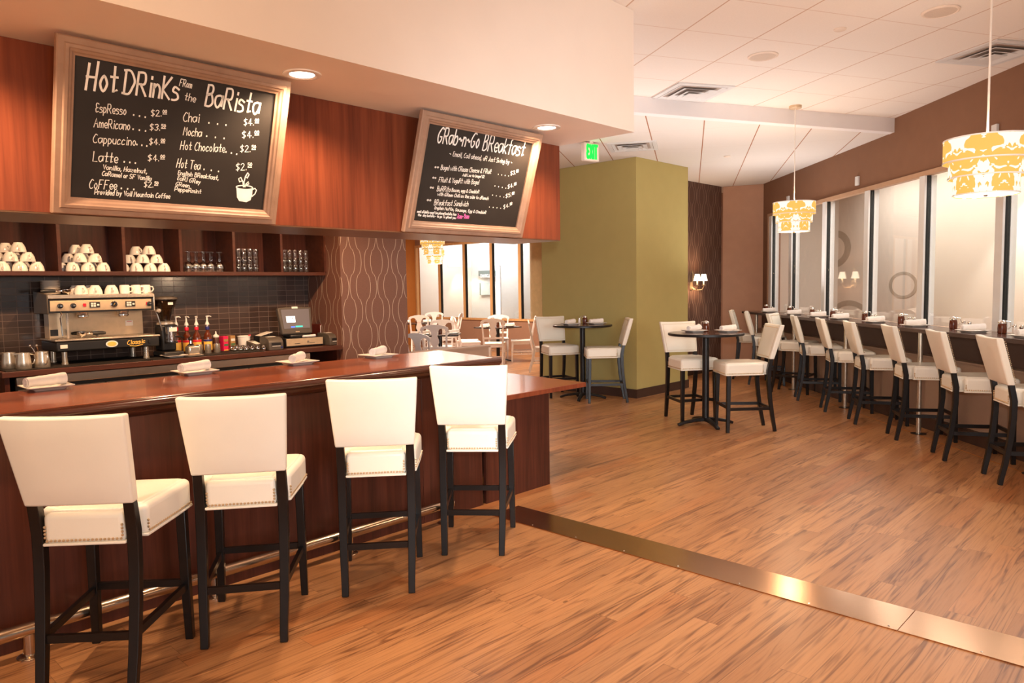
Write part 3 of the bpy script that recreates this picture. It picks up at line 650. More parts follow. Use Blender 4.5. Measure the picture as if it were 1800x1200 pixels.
# ================================================================== pendants
def pendant():
    t = thing('pendant_lamp', (0, 0, 0), 0, '', 'pendant lamp')   # origin: bottom of the shade
    for r, z0, z1 in ((0.166, 0.0, 0.115), (0.193, 0.10, 0.20), (0.222, 0.19, 0.325)):
        sh = MB().lathe([(r - 0.004, z0), (r, z0), (r, z1), (r - 0.004, z1), (r - 0.004, z0)], 48, closed=False).build('shade_tier', M['shade'], t)
        MB().lathe([(r + 0.0005, z0), (r + 0.003, z0), (r + 0.003, z0 + 0.008), (r + 0.0005, z0 + 0.008)], 48, closed=False).build('lower_rim', M['porcelain'], sh)
        MB().lathe([(r + 0.0005, z1 - 0.008), (r + 0.003, z1 - 0.008), (r + 0.003, z1), (r + 0.0005, z1)], 48, closed=False).build('upper_rim', M['porcelain'], sh)
    MB().lathe([(0.160, 0.006), (0.160, 0.003), (0.0001, 0.003)], 40).build('diffuser', M['lampwhite'], t)
    MB().lathe([(0.012, 0.002), (0.010, -0.006), (0.0001, -0.008)], 12).build('finial', M['chrome'], t)
    MB().tube([(0, 0, 0.02), (0, 0, 0.33)], 0.008, 8).build('stem', M['chrome'], t)
    m = MB()
    for k in range(3):
        a = 2 * PI * k / 3; m.tube([(0, 0, 0.325), (0.218 * math.cos(a), 0.218 * math.sin(a), 0.318)], 0.003, 6)
    m.build('spider', M['chrome'], t)
    return t
pk = Kind(pendant())
def hang(x, y, zb, zc, label, en=14, cordz=True):
    r = pk.put((x, y, zb), random.uniform(0, 2), label, 'tiered pendant lamps')
    MB().tube([(0, 0, 0.33), (0, 0, zc - zb - 0.02)], 0.006, 8).build('cord', M['porcelain'], r)
    c = MB().lathe([(0.062, zc - zb - 0.03), (0.066, zc - zb - 0.026), (0.066, zc - zb - 0.0005)], 28).build('canopy', M['goldsteel'], r)
    light('POINT', 'pendant_bulb', (x, y, zb - 0.22), en, WARM, 0.08)
    light('SPOT', 'pendant_uplight', (x, y, zb + 0.345), en * 0.7, WARM, 0.05, aim=(x, y, zb + 3), angle=120, blend=0.5)
    return r
hang(3.138, 8.22, 2.155, ZH, 'amber and white three tier pendant lamp hanging over the far end of the window counter', 16)
hang(2.765, 4.33, 2.085, ZH, 'large near amber and white three tier pendant lamp at the right edge', 16)
hang(0.426, 1.142, 2.155, ZH, 'added unseen amber and white pendant lamp beside the camera, shading the ceiling', 10)  # unseen lamp, added to throw its drum shadow on the ceiling
for (px, py, Y), lb in zip(((760.5, 448, 13.4), (764.5, 464, 16.8), (984.5, 452, 14.0)), ('amber pendant lamp seen in front of the oak framed window, larger of the left pair', 'amber pendant lamp half hidden behind the left dining pendant', 'amber pendant lamp half hidden by the olive pillar')):
    p = onplane(px, py, Vector((0, 1, 0)), Y); hang(p.x, p.y, p.z, ZL, lb, 14)

# ================================================================== bar
bar = thing('bar_counter', B(0, 0, 0), RB, 'long mahogany bar with a polished overhanging top and rounded nosing', 'bar')
ZB = 1.085
MB().prism([(-2.5, 3.80), (3.80, 3.80), (3.99, 4.62), (-2.5, 4.62)], ZB - 0.042, ZB).build('counter_top', M['topwood'], bar, bevel=0.004)
nose = [(3.80, ZB - 0.001), (3.785, ZB - 0.003), (3.772, ZB - 0.010), (3.764, ZB - 0.022), (3.766, ZB - 0.036), (3.776, ZB - 0.046), (3.790, ZB - 0.052), (3.792, ZB - 0.062), (3.806, ZB - 0.072), (3.822, ZB - 0.088), (3.838, ZB - 0.092), (3.838, ZB - 0.043), (3.80, ZB - 0.043)]
MB().prism(nose, -2.5, 3.845, lambda y, z, d: (d + max(0, y - 3.765) * 0.18, y, z)).build('nosing', M['edgewood'], bar, smooth=60)
MB().prism([(3.852, ZB - 0.043), (4.035, ZB - 0.043), (4.04, ZB - 0.02), (4.03, ZB - 0.002), (4.0, ZB - 0.0008), (3.8, ZB - 0.0008)][:0] or [(3.815, ZB - 0.001), (3.845, ZB - 0.006), (3.862, ZB - 0.022), (3.858, ZB - 0.036), (3.836, ZB - 0.05), (3.815, ZB - 0.05)], 3.80, 4.615, lambda x, z, d: (x - 0.01 + (d - 3.80) * 0.232, d, z)).build('end_nosing', M['edgewood'], bar, smooth=60)
xs = [-2.5, -1.1, 0.30, 1.72, 3.14, 3.70]
for a, b in zip(xs[:-1], xs[1:]):
    MB().box(a + 0.0015, b - 0.0015, 3.84, 3.87, 0.0, ZB - 0.093).build('front_panel', M['barwood'], bar, bevel=0.002)
MB().box(-2.5, 3.70, 3.871, 4.50, 0.0, ZB - 0.043).build('carcass', M['blackplastic'], bar)
MB().box(3.701, 3.73, 3.871, 4.50, 0.795, ZB - 0.043).build('end_panel', M['barwood'], bar)
low = thing('service_counter', B(0, 0, 0), RB, 'lower table height mahogany counter at the end of the bar', 'counter')
MB().prism([(3.735, 3.79), (4.86, 3.79), (4.965, 4.80), (3.735, 4.80)], 0.757, 0.792).build('counter_top', M['topwood'], low, bevel=0.003)
MB().prism([(3.735, 3.782), (4.865, 3.782), (4.865, 3.789), (3.735, 3.789)], 0.756, 0.791).build('edge_band', M['headwood'], low)
MB().box(3.735, 4.455, 3.84, 3.87, 0, 0.7565).build('front_panel', M['barwood'], low, bevel=0.002)
MB().box(4.425, 4.454, 3.871, 4.70, 0, 0.7565).build('end_panel', M['barwood'], low)
MB().box(3.735, 4.42, 4.66, 4.69, 0, 0.7565).build('back_panel', M['barwood'], low)

rail = thing('foot_rail', B(0, 0, 0), RB, 'polished metal foot rail along the floor in front of the bar', 'foot rail')
RVY, RZ = 3.742, 0.125
m = MB().tube([(-2.0, RVY, RZ), (3.30, RVY, RZ)], 0.030, 20); m.build('tube', M['rail'], rail)
MB().tube([(3.3005, RVY, RZ), (3.306, RVY, RZ)], 0.0315, 20).build('end_cap', M['rail'], rail)
for u in (-0.9, -0.05, 0.80, 1.64, 2.47, 3.24):
    po = MB().lathe([(0.025, 0.012), (0.025, RZ - 0.018)], 18, (u, RVY, 0)).build('post', M['rail'], rail)
    MB().lathe([(0.052, 0.0), (0.052, 0.005), (0.046, 0.009), (0.028, 0.012)], 28, (u, RVY, 0)).build('flange', M['rail'], po)
    m = MB()
    for k in range(3): m.ball((u + 0.037 * math.cos(2.1 * k), RVY + 0.037 * math.sin(2.1 * k), 0.010), 0.005, 8, 4)
    m.build('screws', M['rail'], po)

# ================================================================== upholstered bar stools
def stool():
    t = thing('bar_stool', (0, 0, 0), 0, '', 'stool')
    seat = [(-.155, -.235), (.155, -.235), (.158, -.15), (.207, -.15), (.228, .10), (.236, .262), (.21, .272), (-.21, .272), (-.236, .262), (-.228, .10), (-.207, -.15), (-.158, -.15)]
    MB().prism(seat, 0.622, 0.746).build('seat', M['vinyl'], t, bevel=0.026, seg=5)
    seato = KIDS_last()
    cr_ = [(x * 0.90, (y - .03) * 0.90 + .03) for x, y in seat]
    MB().prism(cr_, 0.730, 0.752).build('crown', M['vinyl'], seato, bevel=0.02, seg=4)
    MB().prism([(x * 1.012, y * 1.012 + (0.0)) for x, y in seat], 0.616, 0.628).build('welt', M['vinyl'], seato, bevel=0.004)
    m = MB()
    def row(p, q, zz, k, off):
        for i in range(k):
            f = (i + 0.5) / k; x, y = p[0] + (q[0] - p[0]) * f, p[1] + (q[1] - p[1]) * f
            m.ball((x + off[0], y + off[1], zz), 0.0058, 6, 4)
    row((-.148, -.235), (.148, -.235), .638, 19, (0, -.001)); row((.205, -.14), (.235, .255), .638, 24, (.002, 0)); row((-.205, -.14), (-.235, .255), .638, 24, (-.002, 0)); row((-.22, .272), (.22, .272), .638, 24, (0, .001))
    for s in (-1, 1):
        for k in range(4): m.ball((s * .146, -.236, .652 + k * .014), 0.0058, 6, 4)
        for k in range(3): m.ball((s * .207, -.14, .652 + k * .014), 0.0058, 6, 4)
    m.build('nailheads', M['nail'], seato)
    # back cushion, leaning, waisted below and flared above
    def by_(z): return -.238 - (z - 0.79) * 0.28
    NBX, NBZ = 8, 8; m = MB(); vs = []
    for face in (0, 1):
        for j in range(NBZ + 1):
            z = 0.783 + 0.360 * j / NBZ; hw = .204 + .025 * j / NBZ
            for i in range(NBX + 1):
                x = -hw + 2 * hw * i / NBX; u = i / NBX * 2 - 1; wv = j / NBZ * 2 - 1
                puff = (1 - u ** 6) * (1 - wv ** 6)
                y = by_(z) + (0.012 * (1 - u * u)) * -0.6
                y += (-0.024 - 0.012 * puff) if face == 0 else (0.026 + 0.020 * puff)
                vs.append((x, y, z + (0.006 * u * u if j == NBZ else 0)))
    k = (NBX + 1) * (NBZ + 1); fs = []
    for j in range(NBZ):
        for i in range(NBX):
            a = j * (NBX + 1) + i; fs.append((a, a + 1, a + NBX + 2, a + NBX + 1)); fs.append((k + a + NBX + 1, k + a + NBX + 2, k + a + 1, k + a))
    rim = [i for i in range(NBX + 1)] + [j * (NBX + 1) + NBX for j in range(1, NBZ + 1)] + [NBZ * (NBX + 1) + i for i in range(NBX - 1, -1, -1)] + [j * (NBX + 1) for j in range(NBZ - 1, 0, -1)]
    for q in range(len(rim)):
        a, b = rim[q], rim[(q + 1) % len(rim)]; fs.append((a, k + a, k + b, b))
    m.add(vs, fs); bo = m.build('backrest', M['vinyl'], t, bevel=0.009, seg=3)
    m = MB()
    def bn(x, z): m.ball((x, by_(z) + .040 - .0072 * (1 - (x / .22) ** 2), z), 0.0042, 6, 3)
    for i in range(23):
        f = i / 22; z = .808 + .312 * f; hw = .186 + .022 * f
        bn(-hw, z); bn(hw, z); bn(-.186 + .372 * f, .808); bn(-.208 + .416 * f, 1.120)
    m.build('nailheads', M['nail'], bo)
    for s in (-1, 1):
        m = MB().tube([(s * .172, -.285, 0), (s * .172, -.277, .05), (s * .176, -.252, .18), (s * .179, -.226, .36), (s * .180, -.212, .52), (s * .180, -.210, .66), (s * .180, -.232, .78), (s * .182, -.262, .88)], [0.85, .88, .95, 1, 1.05, 1.08, 1, .8], 4, (.0205, .0195), (1, 0, 0))
        m.build('leg', M['black'], t, smooth=25, bevel=0.003)
        m = MB().tube([(s * .208, .238, 0), (s * .204, .232, .25), (s * .200, .226, .63)], [.84, .95, 1.05], 4, (.0205, .0205), (1, 0, 0))
        m.build('leg', M['black'], t, smooth=25, bevel=0.003)
        MB().bar((s * .178, -.242, .252), (s * .203, .23, .252), .02, .032).build('stretcher', M['black'], t, smooth=25)
    MB().bar((-.178, -.242, .248), (.178, -.242, .248), .02, .032).build('stretcher', M['black'], t, smooth=25)
    MB().bar((-.2, .232, .268), (.2, .232, .268), .02, .032).build('stretcher', M['black'], t, smooth=25)
    return t
def KIDS_last(): return COL.objects[-1]
stk = Kind(stool())
for (x, y, deg), lb in zip(((-1.705, 3.06, 4), (-1.280, 3.515, 9.5), (-0.752, 4.045, 6.5), (-0.235, 4.595, -3.5)),
        ('cream bar stool at the bar farthest from the bar end, mostly warm lit', 'cream bar stool at the bar, second from the left of the row', 'cream bar stool at the bar, next to the stool by the bar end', 'cream bar stool at the bar beside the low service counter')):
    stk.put((x, y, 0), math.radians(deg), lb, 'stools along the bar')
# along the window counter: backs to the room, turned a little towards the near end
FEET = [(5.60, 3.854, 15), (6.388, 3.891, 15), (7.268, 3.932, 14), (8.125, 3.925, 14), (8.94, 3.941, 15), (9.844, 3.965, 16), (10.66, 3.90, 38), (11.50, 3.85, 20), (12.20, 3.82, 22)]
ORD = ['nearest the camera at the frame edge', 'second from the near end', 'third from the near end', 'fourth from the near end', 'fifth from the near end', 'sixth from the near end', 'seventh from the near end, turned more than the rest', 'second from the end wall', 'last one by the end wall']
for (a, n, deg), od in zip(FEET, ORD):
    ph = math.radians(deg)
    F = NW * math.cos(ph) - UW * math.sin(ph); S = UW * math.cos(ph) + NW * math.sin(ph)
    c = NW * n + UW * a + F * .265 + S * .172
    stk.put((c.x, c.y, 0), math.atan2(F.y, F.x) - PI / 2, 'cream stool at the window counter, ' + od, 'stools along the window counter')
def facing(x, y, fx, fy, lb, gp): stk.put((x, y, 0), math.atan2(fy, fx) - PI / 2, lb, gp)
facing(1.28, 10.13, -1, 0.02, 'cream stool on the right of the round table by the olive pillar, facing left', 'stools at the round high tables')
facing(0.67, 10.75, 0.30, -0.95, 'cream stool left of the round table by the olive pillar, facing out', 'stools at the round high tables')
facing(2.085, 8.62, 0.22, -0.97, 'cream stool behind the middle round table, facing the camera', 'stools at the round high tables')
facing(2.53, 8.02, -1, -0.02, 'cream stool right of the middle round table, facing left', 'stools at the round high tables')

# ================================================================== round high tables
def high_table():
    t = thing('round_high_table', (0, 0, 0), 0, '', 'table')
    MB().lathe([(0.0001, 1.022), (0.408, 1.022), (0.413, 1.026), (0.413, 1.046), (0.408, 1.0495), (0.0001, 1.0495)], 48).build('table_top', M['tablewood'], t, smooth=30)
    MB().lathe([(0.4135, 1.021), (0.418, 1.025), (0.418, 1.045), (0.4135, 1.049)], 48, closed=False).build('edge_band', M['blackmetal'], t)
    MB().lathe([(0.07, 1.005), (0.09, 1.021)], 20).build('top_plate', M['blackmetal'], t)
    MB().tube([(0, 0, 0.07), (0, 0, 1.005)], 0.038, 20).build('column', M['blackmetal'], t)
    for k in range(4):
        a = PI / 4 + k * PI / 2; c, s = math.cos(a), math.sin(a)
        MB().tube([(0.02 * c, 0.02 * s, .066), (.12 * c, .12 * s, .060), (.26 * c, .26 * s, .036), (.33 * c, .33 * s, .012)], [1.2, 1.0, .85, .8], 4, (.018, .026), (0, 0, 1)).build('foot', M['blackmetal'], t, bevel=0.006)
    return t
htk = Kind(high_table())
htk.put((1.0, 10.42, 0), 0.5, 'round dark high table in front of the olive pillar')
htk.put((2.186, 8.29, 0), 0.95, 'round dark high table in the middle of the floor')

# ================================================================== window counter
wc = thing('window_counter', W(0, 0, 0), RW, 'long dark wood dining counter under the window wall', 'counter')
MB().box(4.20, 4.634, -2.5, 12.99, 1.072, 1.105).build('counter_top', M['tablewood'], wc, bevel=0.003)
MB().box(4.192, 4.199, -2.5, 12.99, 1.068, 1.104).build('edge_band', M['base'], wc)
for a in (12.55, 10.91, 9.24, 7.57, 5.90, 4.2, 2.5):
    po = MB().lathe([(.024, .006), (.024, 1.071)], 16, (4.305, a, 0)).build('post', M['steel'], wc)
    MB().lathe([(.075, 0), (.075, .004), (.06, .006)], 28, (4.305, a, 0)).build('flange', M['blackmetal'], po)

# ================================================================== table ware
def napkin():
    """rolled linen napkin lying along x, spiral end showing"""
    o = MB(); pts = []; R = []
    L = .205
    for i in range(13):
        f = i / 12; pts.append((-L / 2 + L * f, .004 * math.sin(f * 9), .030 + .004 * f)); R.append(.026 + .006 * f + .0012 * math.sin(f * 23))
    o.tube(pts, R, 16)
    for k, rr in enumerate((.021, .014, .007)):
        o.lathe([(rr, 0), (rr, .004), (rr - .003, .004), (rr - .003, 0)], 14, closed=False)
        n0 = 14 * 4; o.v[-n0:] = [(-L / 2 - z, x, y + .030) for x, y, z in o.v[-n0:]]
    ob = o.build('rolled_napkin', M['cloth'])
    ob.data.transform(Matrix.Translation((0, 0, -.003)))
    return ob
def plate(sz=.112):
    m = MB(); z = [(.62, .0), (.66, .002), (.72, .010), (1.0, .021), (1.0, .0245), (.70, .0145), (.60, .0065)]
    def loop(f): 
        a, r = sz * f, sz * f * .12; q = []
        for cx_, cy_, s in ((1, 1, 0), (-1, 1, 1), (-1, -1, 2), (1, -1, 3)):
            for k in range(4):
                an = s * PI / 2 + k * PI / 6; q.append((cx_ * (a - r) + r * math.cos(an), cy_ * (a - r) + r * math.sin(an)))
        return q
    n = 16; vs = []; fs = []
    for f, h in z: vs += [(x, y, h) for x, y in loop(f)]
    for i in range(len(z) - 1):
        for k in range(n): fs.append((i * n + k, i * n + (k + 1) % n, (i + 1) * n + (k + 1) % n, (i + 1) * n + k))
    fs.append(tuple(range(n - 1, -1, -1))); fs.append(tuple((len(z) - 1) * n + k for k in range(n)))
    return m.add(vs, fs).build('square_plate', M['porcelain'], smooth=35)
npk = tag(napkin(), '', 'napkin'); plk = tag(plate(), '', 'plate')
NK, PK = Kind(npk), Kind(plk)
def setting(p, rz, where, grp, turn=0.3, lift=.0205, two=True):
    PK.put((p.x, p.y, p.z), rz, 'square white plate ' + where, 'square plates ' + grp)
    NK.put((p.x, p.y, p.z + lift), rz + turn, 'rolled white napkin on the plate ' + where, 'rolled napkins ' + grp)
for (px, py, rz, tr), wh in zip(((82, 684, RB, 0.22), (343, 657, RB, 0.25), (523, 640, RB, 0.72), (665, 628, RB, 0.5)),
        ('on the bar farthest left', 'on the bar behind the second stool', 'on the bar behind the third stool', 'on the bar nearest its right end')):
    p = onz(px, py, ZB); setting(Vector((p.x, p.y, ZB)), rz, wh, 'on the bar', tr)
def pourer():
    t = thing('syrup_pourer', (0, 0, 0), 0, '', 'pourer')
    MB().lathe([(.030, 0), (.036, .006), (.038, .05), (.034, .082), (.030, .092)], 18).build('glass_jar', M['amber'], t)
    MB().lathe([(.033, .0925), (.034, .104), (.026, .118), (.010, .124), (.0001, .125)], 18).build('lid', M['chrome'], t)
    MB().tube([(-.030, 0, .112), (-.062, 0, .108), (-.068, 0, .07), (-.044, 0, .04)], .0045, 6).build('handle', M['chrome'], t)
    return t
def shaker(top, name, fill):
    t = thing(name, (0, 0, 0), 0, '', 'shaker')
    MB().lathe([(.019, 0), (.021, .004), (.017, .05), (.0155, .066)], 14).build('glass_body', fill, t)
    MB().lathe([(.018, .0665), (.018, .078), (.010, .088), (.0001, .09)], 14).build('cap', top, t)
    return t
PO, SA, PE = Kind(pourer()), Kind(shaker(M['chrome'], 'salt_shaker', M['porcelain'])), Kind(shaker(M['chrome'], 'pepper_shaker', M['choc']))
WPL = [(1352.5, 544.5), (1396, 548.5), (1438.5, 552), (1477.5, 555.5), (1539, 561), (1609, 567.5), (1711, 576.5), (1808, 584)]
nth = ['by the end wall', 'second from the end wall', 'third from the end wall', 'fourth from the end wall', 'fifth from the end wall', 'sixth from the end wall', 'seventh from the end wall', 'at the right edge of view']
for (px, py), od in zip(WPL, nth):
    p = onz(px, py, 1.105); n, a = min(p.dot(NW), 4.37), p.dot(UW); n = max(n, 4.31)
    f = n / p.dot(NW); a = a * f; c = W(n, a, 1.105)
    setting(c, RW + 0.05, 'on the window counter ' + od, 'on the window counter', -0.15 + random.uniform(-.15, .15))
    q = W(4.50, a + 0.52, 1.105); PO.put(q, RW + 2.6 + random.uniform(-.2, .2), 'amber syrup pourer on the window counter ' + od, 'syrup pourers')
    SA.put(W(4.53, a + 0.40, 1.105), 0, 'salt shaker on the window counter ' + od, 'salt shakers'); PE.put(W(4.53, a + 0.31, 1.105), 0, 'pepper shaker on the window counter ' + od, 'pepper shakers')
ZT = 1.0495
for c, st2, nm in ((Vector((1.0, 10.42, ZT)), (((-.17, -.02), .5), ((.20, .02), -.1)), 'the pillar side round table'), (Vector((2.186, 8.29, ZT)), (((-.10, .12), .25), ((.26, .03), .05)), 'the middle round table')):
    for ((dx, dy), tr), sd in zip(st2, ('left side of ', 'right side of ')):
        setting(c + Vector((dx, dy, 0)), 0.4, 'on the ' + sd + nm, 'on the round high tables', tr)
    PO.put(c + Vector((.06, .22, 0)), 0.3, 'amber syrup pourer on ' + nm, 'syrup pourers'); SA.put(c + Vector((-.02, .25, 0)), 0, 'salt shaker on ' + nm, 'salt shakers')

# ================================================================== chalk menu boards
def menu_board(u0, u1, label):
    c = B((u0 + u1) / 2, 3.700, 1.957)
    upv_ = (B(0, 3.482, 2.668) - B(0, 3.700, 1.957)); H = upv_.length; upv_.normalize(); xv = UB.copy(); zv = xv.cross(upv_)
    t = bpy.data.objects.new('menu_board', None); COL.objects.link(t); tag(t, label, 'menu board', 'chalk menu boards')
    t.matrix_world = Matrix(((xv.x, upv_.x, zv.x, c.x), (xv.y, upv_.y, zv.y, c.y), (xv.z, upv_.z, zv.z, c.z), (0, 0, 0, 1)))
    hw = (u1 - u0) / 2
    prof = [(0.0, -.012), (0.0, .016), (.006, .022), (.030, .022), (.036, .030), (.050, .030), (.056, .024), (.066, .020), (.074, .012), (.084, .008), (.084, -.004)]
    prof = [(d * .87, h) for d, h in prof]
    m = MB(); vs = []; fs = []
    for d, h in prof: vs += [(-hw + d, d, h), (hw - d, d, h), (hw - d, H - d, h), (-hw + d, H - d, h)]
    for i in range(len(prof) - 1):
        for k in range(4): fs.append((i * 4 + k, i * 4 + (k + 1) % 4, (i + 1) * 4 + (k + 1) % 4, (i + 1) * 4 + k))
    k = (len(prof) - 1) * 4
    for q in range(4): fs.append((k + q, k + (q + 1) % 4, (q + 1) % 4, q))
    m.add(vs, fs).build('frame', M['boardframe'], t, smooth=20)
    MB().box(-hw + .070, hw - .070, .070, H - .070, -.010, -.002).build('chalkboard', M['slate'], t)
    inv = t.matrix_world.inverted()
    def loc(px, py):
        d = sight(px, py); p = EYE + d * ((c - EYE).dot(zv) / d.dot(zv)); q = inv @ p; return q.x, q.y
    return t, loc
def lines(mb, loc, ox, oy, k, rows, th=None):
    for r in rows:
        text, x0, y0, x1, y1, h = r[:6]
        a = loc(ox + x0 / k, oy + y0 / k); b = loc(ox + x1 / k, oy + y1 / k); c = loc(ox + x0 / k, oy + (y0 - h) / k)
        hh = math.hypot(c[0] - a[0], c[1] - a[1])
        write(mb, text, *a, *b, hh, (r[6] if len(r) > 6 else None) or max(0.0036, hh * 0.095), lambda x, y: (x, y, -.0012), 0.10)
bd, loc = menu_board(0.975, 2.035, 'chalk menu board of hot drinks, the larger text on the left half of the header')
mb = MB()
lines(mb, loc, 0, 0, 3.0, [
    ('Hot', 452, 472, 618, 490, 140, .0098), ('DRinKs', 645, 490, 940, 530, 122, .0095), ('FRom', 946, 452, 1010, 466, 38), ('the', 972, 527, 1030, 540, 40), ('BaRista', 1075, 555, 1365, 606, 112, .0095),
    ('EspResso', 502, 590, 665, 606, 48), ('. . .', 705, 608, 768, 620, 40, .006), ('$2.^00', 798, 612, 877, 613, 32),
    ('AmeRicano', 495, 670, 685, 686, 48), ('. . .', 702, 683, 770, 693, 40, .006), ('$3.^50', 791, 686, 870, 689, 32),
    ('Cappuccino', 490, 752, 716, 768, 46), ('. . .', 722, 764, 776, 772, 40, .006), ('$4.^00', 788, 762, 866, 765, 32),
    ('Latte', 490, 850, 620, 860, 52), ('. . .', 655, 855, 716, 862, 40, .006), ('$4.^00', 781, 848, 865, 850, 32),
    ('Vanilla, Hazelnut,', 543, 892, 775, 915, 24), ('CaRamel or SF Vanilla', 538, 925, 798, 953, 24),
    ('CoFFee', 470, 993, 615, 1000, 48), ('. . .', 640, 995, 708, 1001, 40, .006), ('$2.^50', 760, 986, 830, 989, 30), ('Provided by Vail Mountain Coffee', 499, 1024, 896, 1047, 27),
    ('Chai', 966, 640, 1050, 646, 48), ('. . .', 1102, 650, 1195, 662, 40, .006), ('$4.^00', 1287, 661, 1362, 661, 34),
    ('Mocha', 966, 712, 1063, 722, 44), ('. . .', 1090, 720, 1185, 732, 40, .006), ('$4.^00', 1278, 728, 1363, 724, 34),
    ('Hot Chocolate', 950, 788, 1185, 804, 44), ('. . .', 1192, 803, 1250, 815, 40, .006), ('$2.^50', 1268, 801, 1345, 801, 34),
    ('Hot Tea', 930, 882, 1055, 896, 46), ('. . .', 1076, 895, 1155, 906, 40, .006), ('$2.^50', 1246, 899, 1325, 895, 36),
    ('English BReakfast,', 936, 921, 1152, 949, 23), ('EaRl GRey', 933, 948, 1055, 971, 23), ('GReen', 926, 979, 998, 990, 22), ('PeppeRmint', 921, 1006, 1060, 1021, 22)])
def L3(x, y): return loc(x / 3, y / 3)
cupo = [L3(1247, 985), L3(1250, 1040), L3(1262, 1060), L3(1300, 1066), L3(1322, 1055), L3(1330, 1030), L3(1333, 992)]
top = [L3(1247 + 43 - 43 * math.cos(PI * i / 8), 985 + 3 * i / 8 * 2 - 10 * math.sin(PI * i / 8)) for i in range(9)][::-1]
low_ = [L3(1247 + 43 - 43 * math.cos(PI * i / 8), 987 + 3 * i / 8 * 2 + 9 * math.sin(PI * i / 8)) for i in range(9)]
mb.add([(x, y, -.0012) for x, y in cupo[1:-1] + low_[::-1]], [tuple(range(len(cupo) - 2 + 9))])
for pl in (top, low_, [L3(1331, 1000), L3(1345, 993), L3(1353, 1003), L3(1345, 1022), L3(1330, 1035)], [L3(1289, 985), L3(1287, 960), L3(1295, 930), L3(1308, 910), L3(1314, 920), L3(1304, 940), L3(1298, 932)],
           [L3(1284, 985), L3(1282, 960), L3(1270, 935), L3(1259, 942), L3(1264, 960), L3(1272, 955)], [L3(1293, 985), L3(1298, 970), L3(1310, 958), L3(1313, 970), L3(1303, 974)]):
    ribbon(mb, pl, .006, lambda x, y: (x, y, -.0011))
mb.build('chalk_lettering', M['chalk'], bd, smooth=0)
bd, loc = menu_board(2.905, 3.995, 'chalk menu board of breakfast items at the right end of the header')
mb = MB()
bul = [('oo', 350, 572, 390, 575, 22), ('oo', 330, 673, 365, 677, 22), ('oo', 305, 767, 342, 771, 22), ('oo', 276, 888, 315, 892, 24)]
lines(mb, loc, 700, 190, 5.4545, bul + [
    ('GRab~n~Go', 372, 330, 768, 384, 150, .0088), ('BReakfast', 800, 400, 1200, 462, 150, .0088),
    ('~ Email, Call ahead, oR Just Swing by ~', 490, 456, 1090, 540, 46),
    ('Bagel with CReam Cheese & FRuit', 405, 590, 890, 630, 46), ('. . . .', 960, 637, 1060, 653, 40, .006), ('$3.^50', 1078, 644, 1150, 626, 36), ('Add Lox to bagel $2', 617, 652, 826, 670, 26),
    ('FRuit & YoguRt with Bagel', 388, 708, 772, 732, 46), ('. . . .', 928, 748, 1035, 770, 40, .006), ('$4.^00', 1052, 772, 1130, 748, 36),
    ('BuRRito', 368, 795, 500, 803, 48), ('Bacon, egg & CheddaR', 510, 800, 776, 818, 32), ('with GReen Chili on the side to dRench', 376, 838, 864, 880, 32), ('. . . .', 905, 836, 1015, 855, 40, .006), ('$5.^00', 1032, 862, 1110, 838, 36),
    ('BReakfast Sandwich', 340, 930, 670, 942, 52), ('. . . .', 875, 950, 985, 962, 40, .006), ('$4.^00', 1010, 967, 1090, 938, 36), ('English Muffin, Sausage, Egg & CheddaR', 346, 968, 842, 1014, 28),
    ('mail oRdeRs must be placed befoRe 7am', 182, 1002, 556, 1030, 24), ('the  day befoRe - to go To gReet you!', 188, 1034, 550, 1062, 22)])
mb.build('chalk_lettering', M['chalk'], bd, smooth=0)
mb = MB(); lines(mb, loc, 700, 190, 5.4545, [('7am-9am', 562, 1058, 676, 1058, 44, .0045)]); mb.build('pink_lettering', M['pinkchalk'], bd, smooth=0)

# ================================================================== shelf over the back counter
VS = 6.50
def us(px, py=440, v=VS): return onB(px, py, v)[0]
SU = [us(104), us(218), us(318), us(411.5), us(495), us(571)]; SU = [SU[0] - (SU[1] - SU[0]) * 1.04] + SU
SZ = 1.742
sh = thing('wall_shelf', B(0, 0, 0), RB, 'long dark wood cubby shelf of cups and glasses on the tile wall', 'shelf')
MB().box(SU[0], SU[-1], VS, 6.855, SZ, SZ + 0.034).build('shelf_board', M['shelfwood'], sh, bevel=.002)
MB().box(SU[0], SU[-1], VS, 6.855, 2.30, 2.33).build('top_board', M['shelfwood'], sh)
MB().box(SU[0], SU[-1], 6.84, 6.855, SZ + .0345, 2.2995).build('back_panel', M['barwood'], sh)
for u in SU: MB().box(u - .012, u + .012, VS + .001, 6.839, SZ + .0345, 2.2995).build('divider', M['shelfwood'], sh)
Z1 = SZ + .0345
def cup():
    t = thing('coffee_cup', (0, 0, 0), 0, '', 'cup')
    MB().lathe([(.050, 0), (.0525, 0), (.052, .012), (.047, .036), (.038, .056), (.030, .066), (.029, .072), (.024, .072), (.0235, .067), (.0001, .066)], 22).build('cup_body', M['porcelain'], t)
    MB().tube([(0, -.048, .018), (0, -.070, .016), (0, -.078, .030), (0, -.068, .046), (0, -.042, .048)], [.006, .005, .005, .0055, .006], 8).build('handle', M['porcelain'], t)
    return t
ck = Kind(cup())
